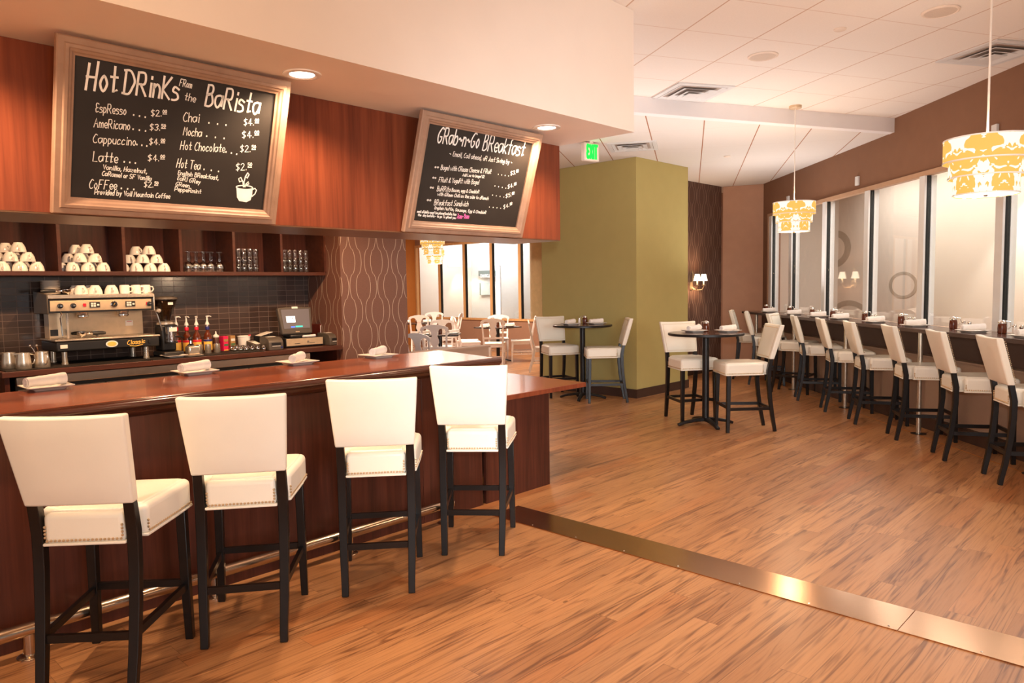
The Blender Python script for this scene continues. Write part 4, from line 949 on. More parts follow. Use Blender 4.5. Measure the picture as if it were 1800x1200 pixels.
def pyramid(pxs, py, names, shift, n=3):
    uc = us(pxs, py, 6.57); d = .112; cnt = 0
    for rank, v in ((0, 6.575), (1, 6.70)):
        for lv in range(n):
            for k in range(n - lv):
                if rank == 1 and lv == 0 and k == 0 and n == 3: pass
                u = uc + (k - (n - 1 - lv) / 2) * d - (shift if rank else 0)
                p = B(u, v + lv * .004, Z1 + lv * .0725)
                w = ['bottom row', 'middle row', 'top'][lv] + (', ' + ['left', 'middle', 'right'][k if n - lv == 3 else (k * 2 if n - lv == 2 else 1)] if n - lv > 1 else '')
                ck.put(p, RB + random.uniform(-.35, .35), 'white cup upside down in the %s cubby, %s rank, %s' % (names, ['front', 'back'][rank], w), 'cups on the shelf')
pyramid(35, 470, 'leftmost', .055); pyramid(155, 470, 'second', .045); pyramid(264.5, 470, 'third', .060)
def wineglass():
    return tag(MB().lathe([(.028, 0), (.030, .0), (.038, .035), (.037, .06), (.022, .083), (.0045, .096), (.004, .165), (.010, .172), (.030, .176), (.030, .178), (.0001, .179)], 18, closed=False).build('wine_glass', M['clear']), '', 'glass')
wk = Kind(wineglass())
for i, px in enumerate((331, 344, 357, 370, 386)):
    for r, v in enumerate((6.56, 6.66, 6.76)):
        wk.put(B(us(px, 475, v) + r * .01, v, Z1), 0, 'upturned wine glass on the shelf, number %d from the left in the %s row' % (i + 1, ['front', 'middle', 'back'][r]), 'wine glasses on the shelf')
def tumbler():
    return tag(MB().lathe([(.0001, .006), (.0215, .006), (.0265, .0685), (.0280, .0705), (.0290, .0690), (.0262, .030), (.0235, .0), (.0001, 0)], 16, closed=False).build('tumbler', M['tumblerglass']), '', 'glass')
tk = Kind(tumbler())
for pxs, nm in (((419.5, 429, 439, 449), 'middle right'), ((500, 509.5, 519, 528.5, 538), 'rightmost')):
    for i, px in enumerate(pxs):
        for r, v in enumerate((6.555, 6.64)):
            for lv in range(3 if nm == 'middle right' else 2 + (r == 0)):
                tk.put(B(us(px, 470, v) + r * .006, v, Z1 + lv * .0718), 0, 'glass tumbler in the %s cubby, stack %d from the left, %s row, level %d' % (nm, i + 1, ['front', 'back'][r], lv + 1), 'stacked tumblers')

# ================================================================== back counter
ZC = 1.046
cu0 = onB(3, 654, 6.25)[0]
bc = thing('back_counter', B(0, 0, 0), RB, 'dark wood back counter along the tile wall', 'counter')
MB().box(cu0, 4.127, 6.25, 6.857, ZC - .042, ZC).build('counter_top', M['shelfwood'], bc, bevel=.003)
MB().box(cu0 + .02, cu0 + .05, 6.28, 6.855, 0, ZC - .043).build('end_panel', M['barwood'], bc)
MB().box(4.09, 4.125, 6.30, 6.855, 0, ZC - .043).build('end_panel', M['barwood'], bc)
cl = thing('undercounter_cooler', B(0, 0, 0), RB, 'stainless steel fronted cooler under the back counter', 'cooler')
MB().box(cu0 + .10, 3.80, 6.36, 6.84, 0.02, ZC - .044).build('cabinet', M['blackplastic'], cl)
MB().box(cu0 + .10, 3.80, 6.315, 6.359, ZC - .115, ZC - .052).build('top_rail', M['steel'], cl, bevel=.003)
for i in range(4):
    a = cu0 + .11 + i * .60; d = MB().box(a, a + .585, 6.33, 6.359, .12, ZC - .145).build('door', M['steel'], cl, bevel=.003)
    MB().tube([(a + .05, 6.318, ZC - .17), (a + .53, 6.318, ZC - .17)], .008, 8).build('handle', M['chrome'], d)
mt = tag(MB().box(cu0 + .03, us(262, 630, 6.3), 6.262, 6.80, ZC + .0003, ZC + .006).build('bar_mat', M['mat']), 'black rubber mat under the espresso machine', 'mat'); mt.rotation_euler = (0, 0, RB)
mt2 = tag(MB().box(us(266, 630, 6.3), us(462, 620, 6.3), 6.262, 6.70, ZC + .0003, ZC + .006).build('bar_mat', M['mat']), 'black rubber mat in front of the syrup bottles', 'mat'); mt2.rotation_euler = (0, 0, RB)
ZM = ZC + .0062
def spot(px, v, py=600, z=ZM): return B(onB(px, py, v)[0], v, z)

# espresso machine; local x along the bar, y away, z up
e_u0, e_u1 = us(99, 615, 6.40), us(281, 607, 6.40)
ew_ = e_u1 - e_u0
em = thing('espresso_machine', B(e_u0, 6.40, ZM), RB, 'large two group espresso machine with steel front on the back counter', 'espresso machine')
D = .40
for x, y in ((.07, .06), (ew_ - .09, .06), (.07, D - .04), (ew_ - .09, D - .04)):
    MB().lathe([(.024, 0), (.024, .012), (.021, .014), (.021, .098)], 16, (x, y, 0)).build('foot', M['steel'], em)
lb_ = MB().box(0, ew_, .0, D, .10, .182).build('drip_base', M['blackplastic'], em, bevel=.012)
MB().box(-.006, ew_ + .006, -.008, D, .1822, .196).build('drip_tray', M['steel'], em, bevel=.004)
m = MB()
for i in range(24): m.box(.02 + i * (ew_ - .04) / 24, .02 + i * (ew_ - .04) / 24 + .012, .01, .20, .1965, .199)
m.build('drip_grate', M['steel'], em)
MB().box(.03, ew_ - .03, D - .13, D - .0, .197, .40).build('back_plate', M['goldsteel'], em)
MB().box(.115, .135, .13, .269, .197, .40).build('column', M['steel'], em, bevel=.004)
hood = MB().prism([(.055, .40), (.055, .505), (.045, .512), (.045, .525), (.06, .535), (D, .535), (D, .40)], -.03, ew_ - .018, lambda y, z, d: (d, y, z)).build('hood', M['blackplastic'], em)
MB().prism([(.050, .415), (.043, .494), (.0435, .495), (.052, .495), (.054, .415)], -.012, ew_ - .035, lambda y, z, d: (d, y, z)).build('control_panel', M['goldsteel'], em)
MB().box(-.028, ew_ - .02, .036, .0445, .512, .537).build('cup_rail', M['steel'], em, bevel=.002)
for x in (-.036, ew_ - .02): MB().prism([(.035, .395), (.035, .53), (.05, .545), (D, .575), (D, .395)], x, x + .012, lambda y, z, d: (d, y, z)).build('side_panel', M['greyplastic'] if x < 0 else M['steel'], em, bevel=.004)
MB().box(-.02, ew_ - .022, .06, D - .01, .5355, .541).build('cup_tray', M['steel'], em)
def ey(z): return .0425 + (.494 - z) * .09
for fx in (.055, .145, .93):
    kn = MB().lathe([(.020, 0), (.019, .016), (.010, .018), (.009, .030), (.0001, .030)], 16).tf(Matrix.Translation((ew_ * fx if fx > .5 else fx, ey(.455), .455)) @ Matrix.Rotation(PI / 2, 4, 'X')).build('knob', M['blackplastic'], em)
    MB().box(-.007, .007, -.0035, -.0005, -.004, .004).tf(Matrix.Translation((ew_ * fx if fx > .5 else fx, ey(.455) - .030, .455))).build('pointer', M['chrome'], kn)
for x in (.215, .615 / .72 * ew_ + .035): MB().box(x, x + .022, ey(.455) - .006, ey(.455) - .001, .445, .470).build('switch', M['red'], em, bevel=.002)
for x in (.262, .262 + .25 / .72 * ew_ * 1.0):
    kp = MB().box(x, x + .075, ey(.455) - .005, ey(.455) - .001, .437, .480).build('keypad', M['blackplastic'], em)
    for i in range(5):
        a, b = (x + .008 + .020 * (i % 2), .442 + .018 * (i // 2)) if i < 4 else (x + .052, .450)
        MB().box(a, a + .016, ey(.455) - .009, ey(.455) - .0055, b, b + .014).build('button', M['paperwhite'], kp)
gx = .415 / .72 * ew_
ga = MB().lathe([(.026, 0), (.026, .008), (.023, .010)], 24).tf(Matrix.Translation((gx + .0, ey(.455) - .0005, .46)) @ Matrix.Rotation(PI / 2, 4, 'X')).build('gauge', M['chrome'], em)
MB().disc((0, 0, 0), .021, 24).tf(Matrix.Translation((gx, ey(.455) - .0112, .46)) @ Matrix.Rotation(PI / 2, 4, 'X')).build('dial', M['blackplastic'], ga)
MB().box(-.001, .001, -.0128, -.0122, -.012, .010).tf(Matrix.Translation((gx, ey(.455), .46)) @ Matrix.Rotation(.6, 4, 'Y')).build('needle', M['gold'], ga)
for x in (.24, .49 / .72 * ew_ + .02):
    g = MB().lathe([(.036, .355), (.040, .360), (.040, .385), (.046, .399)], 22, (x, .15, 0)).build('group_head', M['steel'], em)
    MB().lathe([(.041, .362), (.043, .364), (.043, .372), (.041, .374)], 22, (x, .15, 0), False).build('collar', M['chrome'], g)
for x, s in ((.06, 1), (ew_ - .01, -1)):
    MB().tube([(x, .06, .41), (x, .03, .385), (x - .012 * s, .025, .36), (x + (-.005 if s > 0 else .045), .02, .225)], .0055, 8).build('steam_wand', M['chrome'], em)
MB().lathe([(.018, 0), (.016, .022), (.0001, .024)], 16).tf(Matrix.Translation((ew_ + .012, .03, .395)) @ Matrix.Rotation(PI / 2, 4, 'X')).build('steam_knob', M['steel'], em)
# badges and writing on the base
b1 = MB().lathe([(.045, 0), (.045, .003), (.0001, .003)], 30).tf(Matrix.Translation((ew_ * .515, -.0005, .142)) @ Matrix.Scale(.58, 4, (0, 0, 1)) @ Matrix.Rotation(PI / 2, 4, 'X')).build('badge', M['porcelain'], em)
MB().lathe([(.034, .0032), (.034, .0042), (.0001, .0042)], 30).tf(Matrix.Translation((ew_ * .515, -.0005, .142)) @ Matrix.Scale(.55, 4, (0, 0, 1)) @ Matrix.Rotation(PI / 2, 4, 'X')).build('badge_centre', M['gold'], b1)
MB().box(.028, .078, -.003, -.0005, .128, .156).build('data_plate', M['paperwhite'], em)
m = MB(); write(m, 'Classic', ew_ * .665, .128, ew_ * .845, .134, .032, .006, lambda x, y: (x, -.002, y), .2); ribbon(m, [(ew_ * .69, .118), (ew_ * .75, .112), (ew_ * .82, .122)], .006, lambda x, y: (x, -.002, y)); m.build('logo_lettering', M['gold'], em, smooth=0)
MB().lathe([(.014, 0), (.013, .012), (.0001, .012)], 16).tf(Matrix.Translation((ew_ * .895, -.0005, .145)) @ Matrix.Rotation(PI / 2, 4, 'X')).build('drain_knob', M['blackplastic'], em)
MB().box(ew_ * .83 - .04, ew_ * .83 + .02, D - .134, D - .1305, .27, .315).build('notice', M['paperwhite'], em)
MB().box(.035, .09, D - .1345, D - .1305, .215, .265).build('tap_plate', M['blackplastic'], em)
m = MB(); m.box(ew_ * .83 - .03, ew_ * .83 + .01, D - .1355, D - .1345, .304, .308); m.build('notice_lettering', M['red'], em)
ZE = ZM + .5412
def on_machine(px, v, py=512): return B(onB(px, py, v)[0], v, ZE)
for i, (px, v) in enumerate(((142, 6.55), (167.5, 6.53), (196, 6.52), (133, 6.66), (158, 6.66))):
    ck.put(on_machine(px, v), RB + random.uniform(-.3, .3), 'white cup upside down on the espresso machine, %s row, %s from left' % ('front' if i < 3 else 'back', ['first', 'second', 'third', 'first', 'second'][i]), 'cups on the machine')
def mug():
    t = thing('coffee_mug', (0, 0, 0), 0, '', 'mug')
    MB().lathe([(.034, 0), (.038, .0), (.039, .006), (.038, .066), (.034, .072), (.0001, .072)], 20).build('cup_body', M['porcelain'], t)
    MB().tube([(.037, 0, .058), (.058, -.01, .056), (.064, -.012, .036), (.054, -.01, .018), (.036, 0, .016)], .006, 8).build('handle', M['porcelain'], t)
    return t
mk = Kind(mug())
for i, (px, v) in enumerate(((219, 6.54), (239, 6.55), (256, 6.58))): mk.put(on_machine(px, v), RB + random.uniform(-.4, .2), 'straight white mug upside down on the espresso machine, %s of three' % ['left', 'middle', 'right'][i], 'mugs on the machine')
p = on_machine(89, 6.68); 
skk = Kind(tag(MB().lathe([(.030, 0), (.034, .001), (.068, .009), (.070, .011), (.034, .005), (.0001, .004)], 28).build('saucer', M['porcelain']), '', 'saucer'))
for i in range(12): skk.put((p.x, p.y, p.z + i * .0092), 0, 'white saucer in the stack on the espresso machine, level %d from the bottom' % (i + 1), 'stacked saucers')
def portafilter():
    t = thing('portafilter', (0, 0, 0), 0, '', 'portafilter')
    MB().lathe([(.028, 0), (.034, .008), (.035, .030), (.032, .032), (.030, .012), (.0001, .008)], 20, (0, 0, .012)).build('basket', M['chrome'], t)
    MB().tube([(.03, 0, .030), (.06, 0, .030), (.075, 0, .030)], [.009, .010, .013], 10).build('neck', M['chrome'], t)
    MB().tube([(.076, 0, .030), (.10, 0, .031), (.15, 0, .030), (.175, 0, .028)], [.013, .014, .015, .010], 12).build('handle', M['blackplastic'], t)
    MB().tube([(0, 0, .013), (-.012, 0, .006), (-.014, 0, .0)], .007, 8).build('spout', M['chrome'], t)
    return t
pf = Kind(portafilter())
pf.put(B(onB(145, 600, 6.50)[0], 6.50, ZM + .1995), RB + .05, 'portafilter lying on the espresso machine drip tray, handle to the right', 'portafilters')
pf.put(B(onB(168, 600, 6.58)[0], 6.565, ZM + .1995), RB + 2.6, 'portafilter on the drip tray behind the other one', 'portafilters')
pf.put(on_machine(118, 6.51), RB + 2.9, 'portafilter lying on top of the machine by the saucers', 'portafilters')

def pitcher():
    t = thing('milk_pitcher', (0, 0, 0), 0, '', 'pitcher')
    MB().lathe([(.050, 0), (.052, .004), (.050, .05), (.044, .095), (.043, .118), (.0415, .118), (.042, .095), (.047, .05), (.0001, .008)], 24).build('steel_body', M['steel'], t)
    MB().tube([(-.043, 0, .105), (-.072, 0, .10), (-.080, 0, .07), (-.066, 0, .035), (-.049, 0, .03)], .0055, 8).build('handle', M['steel'], t)
    MB().prism([(.040, -.016), (.066, 0), (.040, .016)], .108, .119).build('spout', M['steel'], t)
    return t
mp = Kind(pitcher())
mp.put(spot(39, 6.36), RB + 3.3, 'larger steel milk pitcher left of the espresso machine', 'milk pitchers')
mp.put(spot(72, 6.37), RB + 1.8, 'steel milk pitcher holding spoons beside the machine', 'milk pitchers')
for c_ in children(mp.r): pass
mp.put(spot(14, 6.50), RB + 2.4, 'small steel milk pitcher at the left end of the counter', 'milk pitchers')
p = spot(70, 6.365)
for k, (dx, dy) in enumerate(((.02, -.05), (.045, .03))):
    t = thing('teaspoon', (p.x, p.y, p.z + .0085), RB, ['thin steel spoon standing in the milk pitcher, left', 'thin steel spoon standing in the milk pitcher, right'][k], 'spoon', 'spoons in the pitcher')
    MB().tube([(0, .01 * k, 0), (-dx, dy * .3, .13), (-dx * 1.3, dy * .4, .15)], [.003, .003, .004], 6).build('stem', M['chrome'], t)
    MB().ball((-dx * 1.4, dy * .42, .158), .010, 10, 6, 1.3).build('bowl', M['chrome'], t)
# grinder
t = thing('coffee_grinder', spot(296, 6.50), RB, 'black coffee grinder with a smoked bean hopper right of the espresso machine', 'grinder')
MB().box(-.085, .085, -.12, .13, 0, .045).build('base', M['blackplastic'], t, bevel=.012)
MB().prism([(-.062, -.02), (.062, -.02), (.068, .12), (-.068, .12)], .0455, .27).build('body', M['blackplastic'], t, bevel=.015)
d_ = MB().lathe([(.046, .13), (.046, .255)], 22, (.0, -.07, 0)).build('doser', M['clear'], t)
MB().lathe([(.047, .115), (.05, .118), (.05, .129)], 22, (0, -.07, 0)).build('doser_base', M['blackplastic'], d_)
MB().lathe([(.049, .256), (.049, .268), (.03, .275), (.0001, .276)], 22, (0, -.07, 0)).build('doser_lid', M['blackplastic'], d_)
MB().box(-.035, .03, -.119, -.1165, .215, .25).build('label', M['paperwhite'], d_)
MB().lathe([(.075, .271), (.072, .29), (.045, .30)], 24, (0, .04, 0)).build('collar', M['steel'], t)
hp = MB().lathe([(.038, .302), (.046, .33), (.094, .468), (.099, .478), (.099, .483), (.092, .478), (.042, .332), (.034, .302)], 28, (0, .04, 0), False).build('hopper', M['smoke'], t)
MB().lathe([(.100, .4835), (.104, .49), (.098, .503), (.04, .512), (.0001, .513)], 28, (0, .04, 0)).build('lid', M['greyplastic'], hp)
MB().lathe([(.036, .304), (.050, .36), (.066, .40), (.0001, .415)], 20, (0, .04, 0)).build('beans', M['choc'], hp)
MB().box(-.012, .03, -.062, -.058, .44, .462).build('sticker', M['paperwhite'], hp)
MB().tube([(.03, -.11, .17), (.05, -.15, .17), (.06, -.18, .16)], .008, 8).build('lever', M['blackplastic'], t)
# syrup bottles with pumps
def syrup(lab, cap):
    t = thing('syrup_bottle', (0, 0, 0), 0, '', 'bottle')
    MB().lathe([(.033, 0), (.036, .004), (.036, .135), (.030, .165), (.016, .185), (.014, .205)], 20).build('glass_body', M['amber'], t)
    MB().lathe([(.0365, .022), (.0368, .024), (.0368, .118), (.0365, .120)], 20, closed=False).build('label', M['yellow'], t)
    MB().lathe([(.0371, .100), (.0374, .101), (.0374, .118), (.0371, .119)], 20, closed=False).build('label_band', lab, t)
    MB().lathe([(.0165, .2055), (.0175, .21), (.0175, .232), (.015, .235)], 16).build('collar', cap, t)
    MB().lathe([(.008, .2355), (.008, .25), (.018, .2505), (.017, .262), (.007, .285), (.006, .318), (.010, .322), (.010, .330), (.0001, .331)], 14).build('pump', M['porcelain'], t)
    MB().tube([(0, 0, .326), (.03, -.004, .327), (.042, -.006, .320)], [.006, .005, .004], 8).build('nozzle', M['porcelain'], t)
    return t
sa, sb = Kind(syrup(M['red'], M['red'])), Kind(syrup(M['navy'], M['navy']))
sa.put(spot(329, 6.62), RB - 1.2, 'syrup bottle with red collar and pump behind the tamping box', 'syrup bottles')
sa.put(spot(346.5, 6.60), RB - 1.6, 'syrup bottle with red collar, middle of the pump row', 'syrup bottles')
sb.put(spot(365.5, 6.58), RB + .3, 'syrup bottle with blue collar right of the red ones', 'syrup bottles')
sa.put(spot(311, 6.70), RB + .2, 'syrup bottle half hidden behind the coffee grinder', 'syrup bottles')
t = thing('squeeze_bottle', spot(380, 6.60), RB, 'chocolate sauce squeeze bottle with white cone cap', 'bottle')
MB().lathe([(.026, 0), (.028, .004), (.028, .125), (.024, .130)], 18).build('body', M['choc'], t)
MB().lathe([(.027, .1305), (.027, .145), (.008, .160), (.004, .185), (.0001, .186)], 18).build('cap', M['porcelain'], t)
def steelcup(): return tag(MB().lathe([(.026, 0), (.028, .003), (.027, .08), (.0255, .081), (.026, .004), (.0001, .004)], 18, closed=False).build('steel_cup', M['steel']), '', 'cup')
sc_ = Kind(steelcup())
for px, v, l in ((365, 6.46, 'steel cup in front of the blue collar syrup bottle'), (381, 6.47, 'steel cup in front of the squeeze bottle'), (350, 6.50, 'steel cup right of the tamping box')): sc_.put(spot(px, v), 0, l, 'steel cups')
for px, v, mt_, l in ((393.5, 6.62, M['magenta'], 'tall magenta tea carton on the back counter'), (406, 6.64, M['tancarton'], 'tan patterned tea carton beside the magenta one')):
    t = thing('tea_carton', spot(px, v), RB + .1, l, 'carton', 'tea cartons')
    MB().box(-.024, .024, -.035, .035, 0, .135).build('box', mt_, t, bevel=.001)
    MB().box(-.02, .02, -.0365, -.0352, .085, .108).build('label', M['tancarton'] if mt_ is M['magenta'] else M['paperwhite'], t)
    MB().box(-.02, .02, -.0365, -.0352, .045, .065).build('label', M['plantgreen'], t); MB().box(-.022, .022, -.0365, -.0352, .003, .012).build('label', M['yellow'], t)
t = thing('white_tub', spot(429, 6.68), RB, 'white plastic tub on the back counter against the tile', 'tub')
MB().lathe([(.045, 0), (.05, .003), (.058, .115), (.062, .116), (.062, .122), (.056, .122), (.0001, .02)], 24).build('tub_body', M['porcelain'], t)
MB().box(.045, .06, -.02, 0, .116, .132).build('red_tab', M['red'], t)
t = thing('tamping_box', spot(338, 6.40), RB, 'brushed steel knock box with a black tamper standing on it', 'knock box')
MB().box(-.052, .052, -.045, .045, .004, .082).build('steel_box', M['steel'], t, bevel=.016, seg=3)
MB().box(-.065, .068, -.06, .06, 0, .006).build('tray', M['steel'], t)
p = spot(335, 6.405)
t = thing('tamper', (p.x, p.y, p.z + .0825), RB, 'coffee tamper with black ball handle on the knock box', 'tamper')
MB().lathe([(.028, 0), (.028, .010), (.012, .02), (.010, .045)], 18).build('steel_foot', M['chrome'], t); MB().ball((0, 0, .060), .019, 14, 10, 1.05).build('handle', M['blackplastic'], t)
crk = Kind(tag(MB().lathe([(.016, 0), (.021, .008), (.022, .022), (.015, .034), (.014, .042), (.018, .048), (.0165, .048), (.0125, .042), (.0001, .03)], 16).build('shot_pitcher', M['chrome']), '', 'pitcher'))
for r in range(2):
    for i in range(6):
        px = (407 + i * 9.6, 412 + i * 10.2)[r]; v = (6.53 - i * .022, 6.455 - i * .022)[r]
        crk.put(spot(px, v), 0, 'small chrome shot pitcher, number %d from the left in the %s row' % (i + 1, ['back', 'front'][r]), 'chrome shot pitchers')
t = PK.put(spot(306, 6.345, 627), RB, 'square white plate on the mat in front of the grinder', 'plates on the back counter'); t.scale = (.78, .78, .78)
# register group
def printer(loc, label, rz):
    t = thing('receipt_printer', loc, rz, label, 'printer', 'receipt printers')
    MB().prism([(-.10, 0), (-.10, .075), (-.075, .105), (-.02, .12), (.12, .12), (.12, 0)], -.07, .07, lambda y, z, d: (d, y, z)).build('housing', M['greyplastic'], t, bevel=.006)
    MB().box(-.045, .045, -.104, -.1005, .045, .07).build('paper_slot', M['blackplastic'], t); MB().box(-.04, .04, -.105, -.1005, .036, .041).build('paper', M['paperwhite'], t)
    MB().box(-.05, .03, -.02, .03, .1205, .123).build('sticker', M['paperwhite'], t); MB().box(.045, .06, -.104, -.1005, .018, .032).build('button', M['navy'], t)
    return t
printer(B(us(482, 610, 6.36), 6.40, ZC + .0003), 'grey receipt printer left of the cash drawer', RB - .1)
printer(B(us(584, 604, 6.42), 6.46, ZC + .0003), 'grey receipt printer right of the cash drawer', RB + .05)
a, b = us(503, 610, 6.42), us(568, 604, 6.42)
t = thing('cash_drawer', B((a + b) / 2, 6.42, ZC + .0003), RB, 'warm steel fronted cash drawer under the touch screen', 'cash drawer')
hwd = (b - a) / 2
MB().box(-hwd, hwd, .004, .36, .004, .092).build('case', M['blackplastic'], t, bevel=.004)
dr = MB().box(-hwd + .004, hwd - .004, -.006, .0035, .018, .086).build('drawer', M['goldsteel'], t, bevel=.002)
MB().lathe([(.010, 0), (.010, .006), (.0001, .006)], 14).tf(Matrix.Translation((.03, -.0065, .052)) @ Matrix.Rotation(PI / 2, 4, 'X')).build('lock', M['chrome'], dr)
for x in (-.085, .075): MB().box(x - .03, x + .03, -.0075, -.0062, .036, .040).build('slot', M['blackplastic'], dr)
p = B((a + b) / 2 - .035, 6.50, ZC + .0928)
t = thing('touch_screen', p, RB - .12, 'tilted touch screen register terminal on the cash drawer', 'screen')
MB().box(-.09, .09, -.05, .14, 0, .03).build('base', M['blackplastic'], t, bevel=.01)
Rt = Matrix.Translation((0, .0, .03)) @ Matrix.Rotation(-.22, 4, 'X')
MB().prism([(-.155, .0), (.155, .0), (.175, .265), (.0, .278), (-.175, .265)], -.02, .035, lambda x, z, d: (x, d, z)).tf(Rt).build('casing', M['greyplastic'], t, bevel=.012)
sc2 = MB().prism([(-.132, .055), (.132, .055), (.143, .245), (-.143, .245)], -.0235, -.0205, lambda x, z, d: (x, d, z)).tf(Rt).build('display', M['screen'], t)
MB().box(-.10, -.01, -.0260, -.0245, .115, .178).tf(Rt).build('note', M['note'], sc2)
m = MB(); write(m, 'Syrup', -.088, .152, -.028, .152, .018, .003, lambda x, y: tuple(Rt @ Vector((x, -.0266, y))), .1); m.build('note_lettering', M['greyplastic'], sc2, smooth=0)
MB().box(-.062, -.02, -.0258, -.0245, .064, .076).tf(Rt).build('blue_icon', M['iconblue'], sc2); MB().box(-.015, .058, -.0258, -.0245, .066, .080).tf(Rt).build('green_icon', M['icongreen'], sc2)
MB().box(-.03, .03, -.0225, -.0205, .253, .272).tf(Rt).build('sticker', M['paperwhite'], t); MB().box(-.02, .02, -.0225, -.0205, .018, .028).tf(Rt).build('maker_plate', M['nail'], t)
p = B((a + b) / 2 + .06, 6.435, ZC + .0925); o = NK.put((p.x, p.y, p.z), RB + .1, 'rolled white paper napkin lying on the cash drawer', 'napkin on the drawer'); o.scale = (.7, .45, .4)
p = B(us(452, 592, 6.50), 6.56, ZC + .0003)
t = thing('card_terminal', p, RB + .3, 'pale card terminal behind the receipt printer', 'card terminal')
MB().prism([(-.06, 0), (-.06, .05), (.07, .085), (.07, 0)], -.035, .035, lambda y, z, d: (d, y, z)).build('housing', M['greyplastic'], t, bevel=.008)
MB().prism([(-.055, .0535), (-.055, .056), (.062, .0875), (.062, .0850)], -.032, .032, lambda y, z, d: (d, y, z)).build('keypad', M['paperwhite'], t)
MB().prism([(.02, .0765), (.02, .0785), (.055, .088), (.055, .0860)], -.024, .024, lambda y, z, d: (d, y, z)).build('display', M['greyplastic'], t)
p = B(us(465, 585, 6.72), 6.74, ZC + .0003)
t = thing('paper_tray', p, RB, 'black tray of loose papers against the tile beside the touch screen', 'tray')
MB().box(-.07, .07, -.07, .07, 0, .115).build('tray_body', M['blackplastic'], t, bevel=.004)
MB().prism([(-.06, .1155), (.0, .135), (.065, .15), (.065, .146), (0, .13), (-.06, .1145)], -.06, .06, lambda x, z, d: (x, d, z)).build('papers', M['paperwhite'], t)
for i, (px, c) in enumerate(((557, M['menured']), (563, M['menured']), (567.5, M['blackplastic']), (571, M['navy']), (575, M['menured']))):
    p = B(us(px, 575, 6.70), 6.72, ZC + .0003)
    t = thing('menu_folder', p, RB, 'upright menu folder by the papered column, number %d from the left' % (i + 1), 'menu', 'menu folders')
    MB().box(-.006, .006, -.09, .09, 0, .20 - .012 * i).build('cover', c, t, bevel=.001); MB().box(-.0035, .0035, -.0915, -.0902, .004, .19 - .012 * i).build('pages', M['paperwhite'], t)

# ================================================================== wall sconce
p = B(11.47, 6.598, 1.56)
t = thing('wall_sconce', p, RB, 'lit two arm candle sconce with cream shades on the papered wall', 'sconce')
MB().lathe([(.05, 0), (.045, .015), (.015, .022), (.0001, .022)], 20).tf(Matrix.Scale(1.6, 4, (0, 0, 1)) @ Matrix.Rotation(PI / 2, 4, 'X')).build('backplate', M['nail'], t)
MB().tube([(0, -.03, .05), (0, -.04, .2), (-.02, -.04, .26), (-.03, -.04, .235)], .008, 8).build('scroll', M['nail'], t)
for s in (-.085, .135):
    am = MB().tube([(0, -.02, -.02), (s * .3, -.07, -.07), (s * .8, -.15, -.065), (s, -.17, -.01), (s, -.17, .0)], .008, 8).build('arm', M['nail'], t)
    MB().lathe([(.006, .001), (.035, .012), (.036, .018), (.012, .018)], 18, (s, -.17, 0)).build('drip_pan', M['nail'], am)
    MB().lathe([(.014, .019), (.014, .10), (.0001, .101)], 14, (s, -.17, 0)).build('candle', M['porcelain'], am)
    MB().lathe([(.066, .088), (.038, .205), (.036, .205), (.064, .088)], 24, (s, -.17, 0), False).build('lamp_shade', M['candle'], am)
    q = p + UB * s - NB * .17
    light('POINT', 'sconce_bulb', q + Vector((0, 0, .155)), 13, WARM, .018)

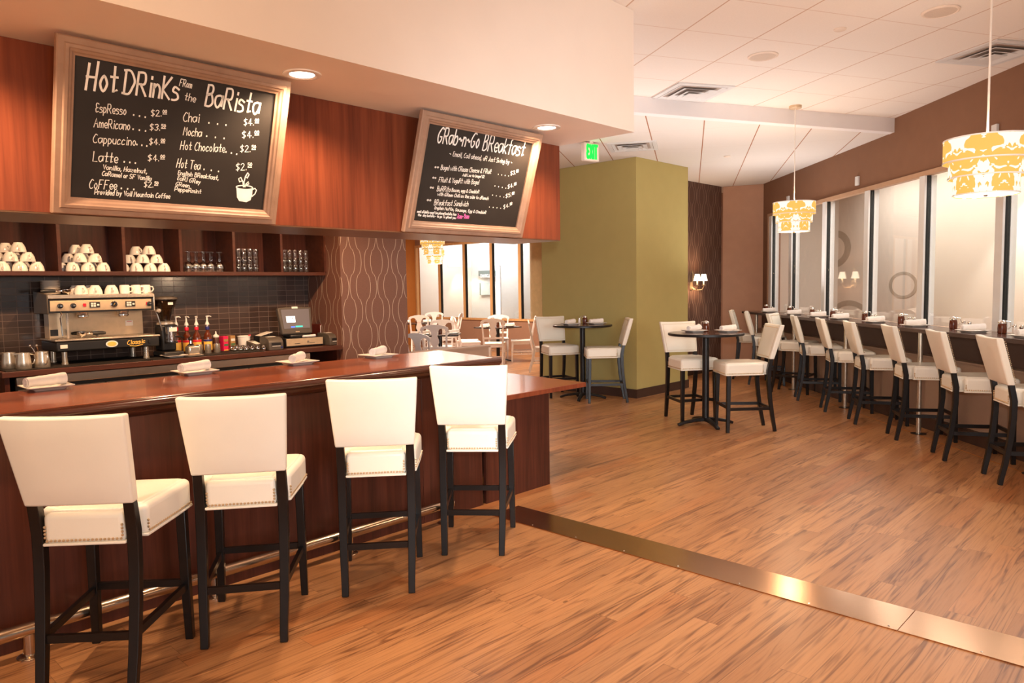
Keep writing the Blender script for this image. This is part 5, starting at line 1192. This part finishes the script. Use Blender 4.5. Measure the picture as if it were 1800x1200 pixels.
# ================================================================== dining chairs and tables
def dining_chair():
    t = thing('dining_chair', (0, 0, 0), 0, '', 'chair')
    ly = lambda z: -.205 - (z - .44) * .20
    st = [(-.19, -.20), (.19, -.20), (.235, .20), (.20, .225), (-.20, .225), (-.235, .20)]
    MB().prism(st, .435, .462).build('seat', M['chairwhite'], t, bevel=.008)
    MB().prism([(x * .88, y * .88) for x, y in st], .375, .4345).build('apron', M['chairwhite'], t)
    tf = lambda d0: (lambda x, z, d: (x, ly(z) + d, z))
    h = [(.05, .80), (.058, .84), (.085, .885), (.125, .905), (.17, .898), (.20, .868), (.215, .85), (.238, .857), (.248, .885), (.238, .915), (.20, .938), (.10, .964), (.0, .972)]
    cr = h + [(-x, z) for x, z in h[::-1][1:]]
    # convex pieces of the crest keep its scallops clean
    m = MB(); n = len(h)
    up_ = [(0, .972), (.10, .964), (.20, .938), (.238, .915)]
    for s in (1, -1):
        for q in ([(0, .80), (.05, .80), (.058, .84), (.085, .885), (.10, .964), (0, .972)], [(.085, .885), (.125, .905), (.17, .898), (.20, .938), (.10, .964)], [(.17, .898), (.20, .868), (.215, .85), (.238, .857), (.248, .885), (.238, .915), (.20, .938)]):
            m.prism([(x * s, z) for x, z in q], -.012, .012, tf(0))
    m.build('crest_rail', M['chairwhite'], t, smooth=30)
    sp = [(.046, .80), (.048, .77), (.072, .70), (.075, .655), (.05, .61), (.045, .585)]
    MB().prism([(x, z) for x, z in sp] + [(-x, z) for x, z in sp[::-1]], -.008, .008, tf(0)).build('back_splat', M['chairwhite'], t)
    MB().prism([(-.19, .545), (.19, .545), (.19, .584), (-.19, .584)], -.010, .010, tf(0)).build('lower_rail', M['chairwhite'], t)
    for s in (-1, 1):
        MB().tube([(s * .185, -.30, 0), (s * .19, -.24, .2), (s * .192, -.195, .44), (s * .20, ly(.62) + .0, .62), (s * .212, ly(.86), .86)], [.9, 1, 1.15, .95, .85], 4, (.017, .016), (1, 0, 0)).build('leg', M['chairwhite'], t, smooth=25)
        MB().tube([(s * .198, .205, 0), (s * .205, .20, .22), (s * .20, .185, .434)], [.75, .95, 1.2], 4, (.019, .019), (1, 0, 0)).build('leg', M['chairwhite'], t, smooth=25)
        for z in (.17, .23): MB().bar((s * .19, -.245, z), (s * .204, .20, z), .016, .018).build('stretcher', M['chairwhite'], t)
    MB().bar((-.2, .0, .17), (.2, .0, .17), .016, .018).build('stretcher', M['chairwhite'], t)
    return t
dck = Kind(dining_chair())
def dchair(x, y, fx, fy, lb): dck.put((x, y, 0), math.atan2(fy, fx) - PI / 2, lb, 'white dining chairs')
dchair(.20, 15.77, -1, 0, 'white dining chair on the right of the pedestal table, facing left')
dchair(-.37, 15.10, .05, 1, 'white dining chair in front of the pedestal table, back to the camera')
dchair(-.30, 16.55, 0, -1, 'white dining chair behind the pedestal table by the window')
dchair(-.90, 15.58, 1, .15, 'white dining chair at the left of the pedestal table, nearer one')
dchair(-.98, 16.0, 1, -.1, 'white dining chair left of the pedestal table, seen in profile')
dchair(.62, 13.86, 1, 0, 'white dining chair just left of the olive pillar, facing right')
dchair(-1.18, 10.62, .55, .83, 'white dining chair close behind the low taupe wall by the column')
dchair(-1.32, 12.95, .05, 1, 'white dining chair in front of the middle square table, back to the camera')
dchair(-1.39, 14.45, 0, -1, 'white dining chair behind the middle square table')
dchair(-2.18, 17.62, 0, 1, 'white dining chair in front of the far table by the ochre wall')
dchair(-2.05, 19.25, 0, -1, 'white dining chair behind the far table under the window')
dchair(-1.55, 18.15, -1, .1, 'white dining chair at the right end of the far table, in profile')
def dining_table(h=.36):
    t = thing('dining_table', (0, 0, 0), 0, '', 'table')
    MB().prism([(-h, -h), (h, -h), (h, h), (-h, h)], .722, .748).build('table_top', M['tablewood'], t, bevel=.004)
    MB().prism([(-h - .004, -h - .004), (h + .004, -h - .004), (h + .004, h + .004), (-h - .004, h + .004)], .726, .744).build('edge_band', M['blackmetal'], t)
    MB().tube([(0, 0, .05), (0, 0, .7215)], .038, 16).build('column', M['blackmetal'], t)
    for k in range(4):
        c, s = math.cos(k * PI / 2 + PI / 4), math.sin(k * PI / 2 + PI / 4)
        MB().tube([(.02 * c, .02 * s, .05), (.15 * c, .15 * s, .04), (.28 * c, .28 * s, .012)], [1.1, 1, .8], 4, (.016, .024), (0, 0, 1)).build('foot', M['blackmetal'], t)
    return t
dtk = Kind(dining_table())
TBL = (((-.30, 15.80), RB, 'square pedestal dining table nearest the olive pillar', 'the pillar side dining table'), ((-1.33, 13.62), .0, 'square dining table in the middle of the dining area', 'the middle dining table'), ((-2.35, 18.25), 0, 'square dining table by the ochre wall', 'the far dining table'))
for (x, y), rz, lb, nm in TBL:
    dtk.put((x, y, 0), rz, lb, 'square dining tables')
    for k, s in enumerate((-1, 1)): setting(Vector((x + .26 * s, y - .12 + .08 * s, .7482)), .2, 'on the %s side of %s' % (['left', 'right'][k], nm), 'on the dining tables', .2)
    PO.put((x + .0, y + .05, .7482), 1.0, 'amber syrup pourer on ' + nm, 'syrup pourers')
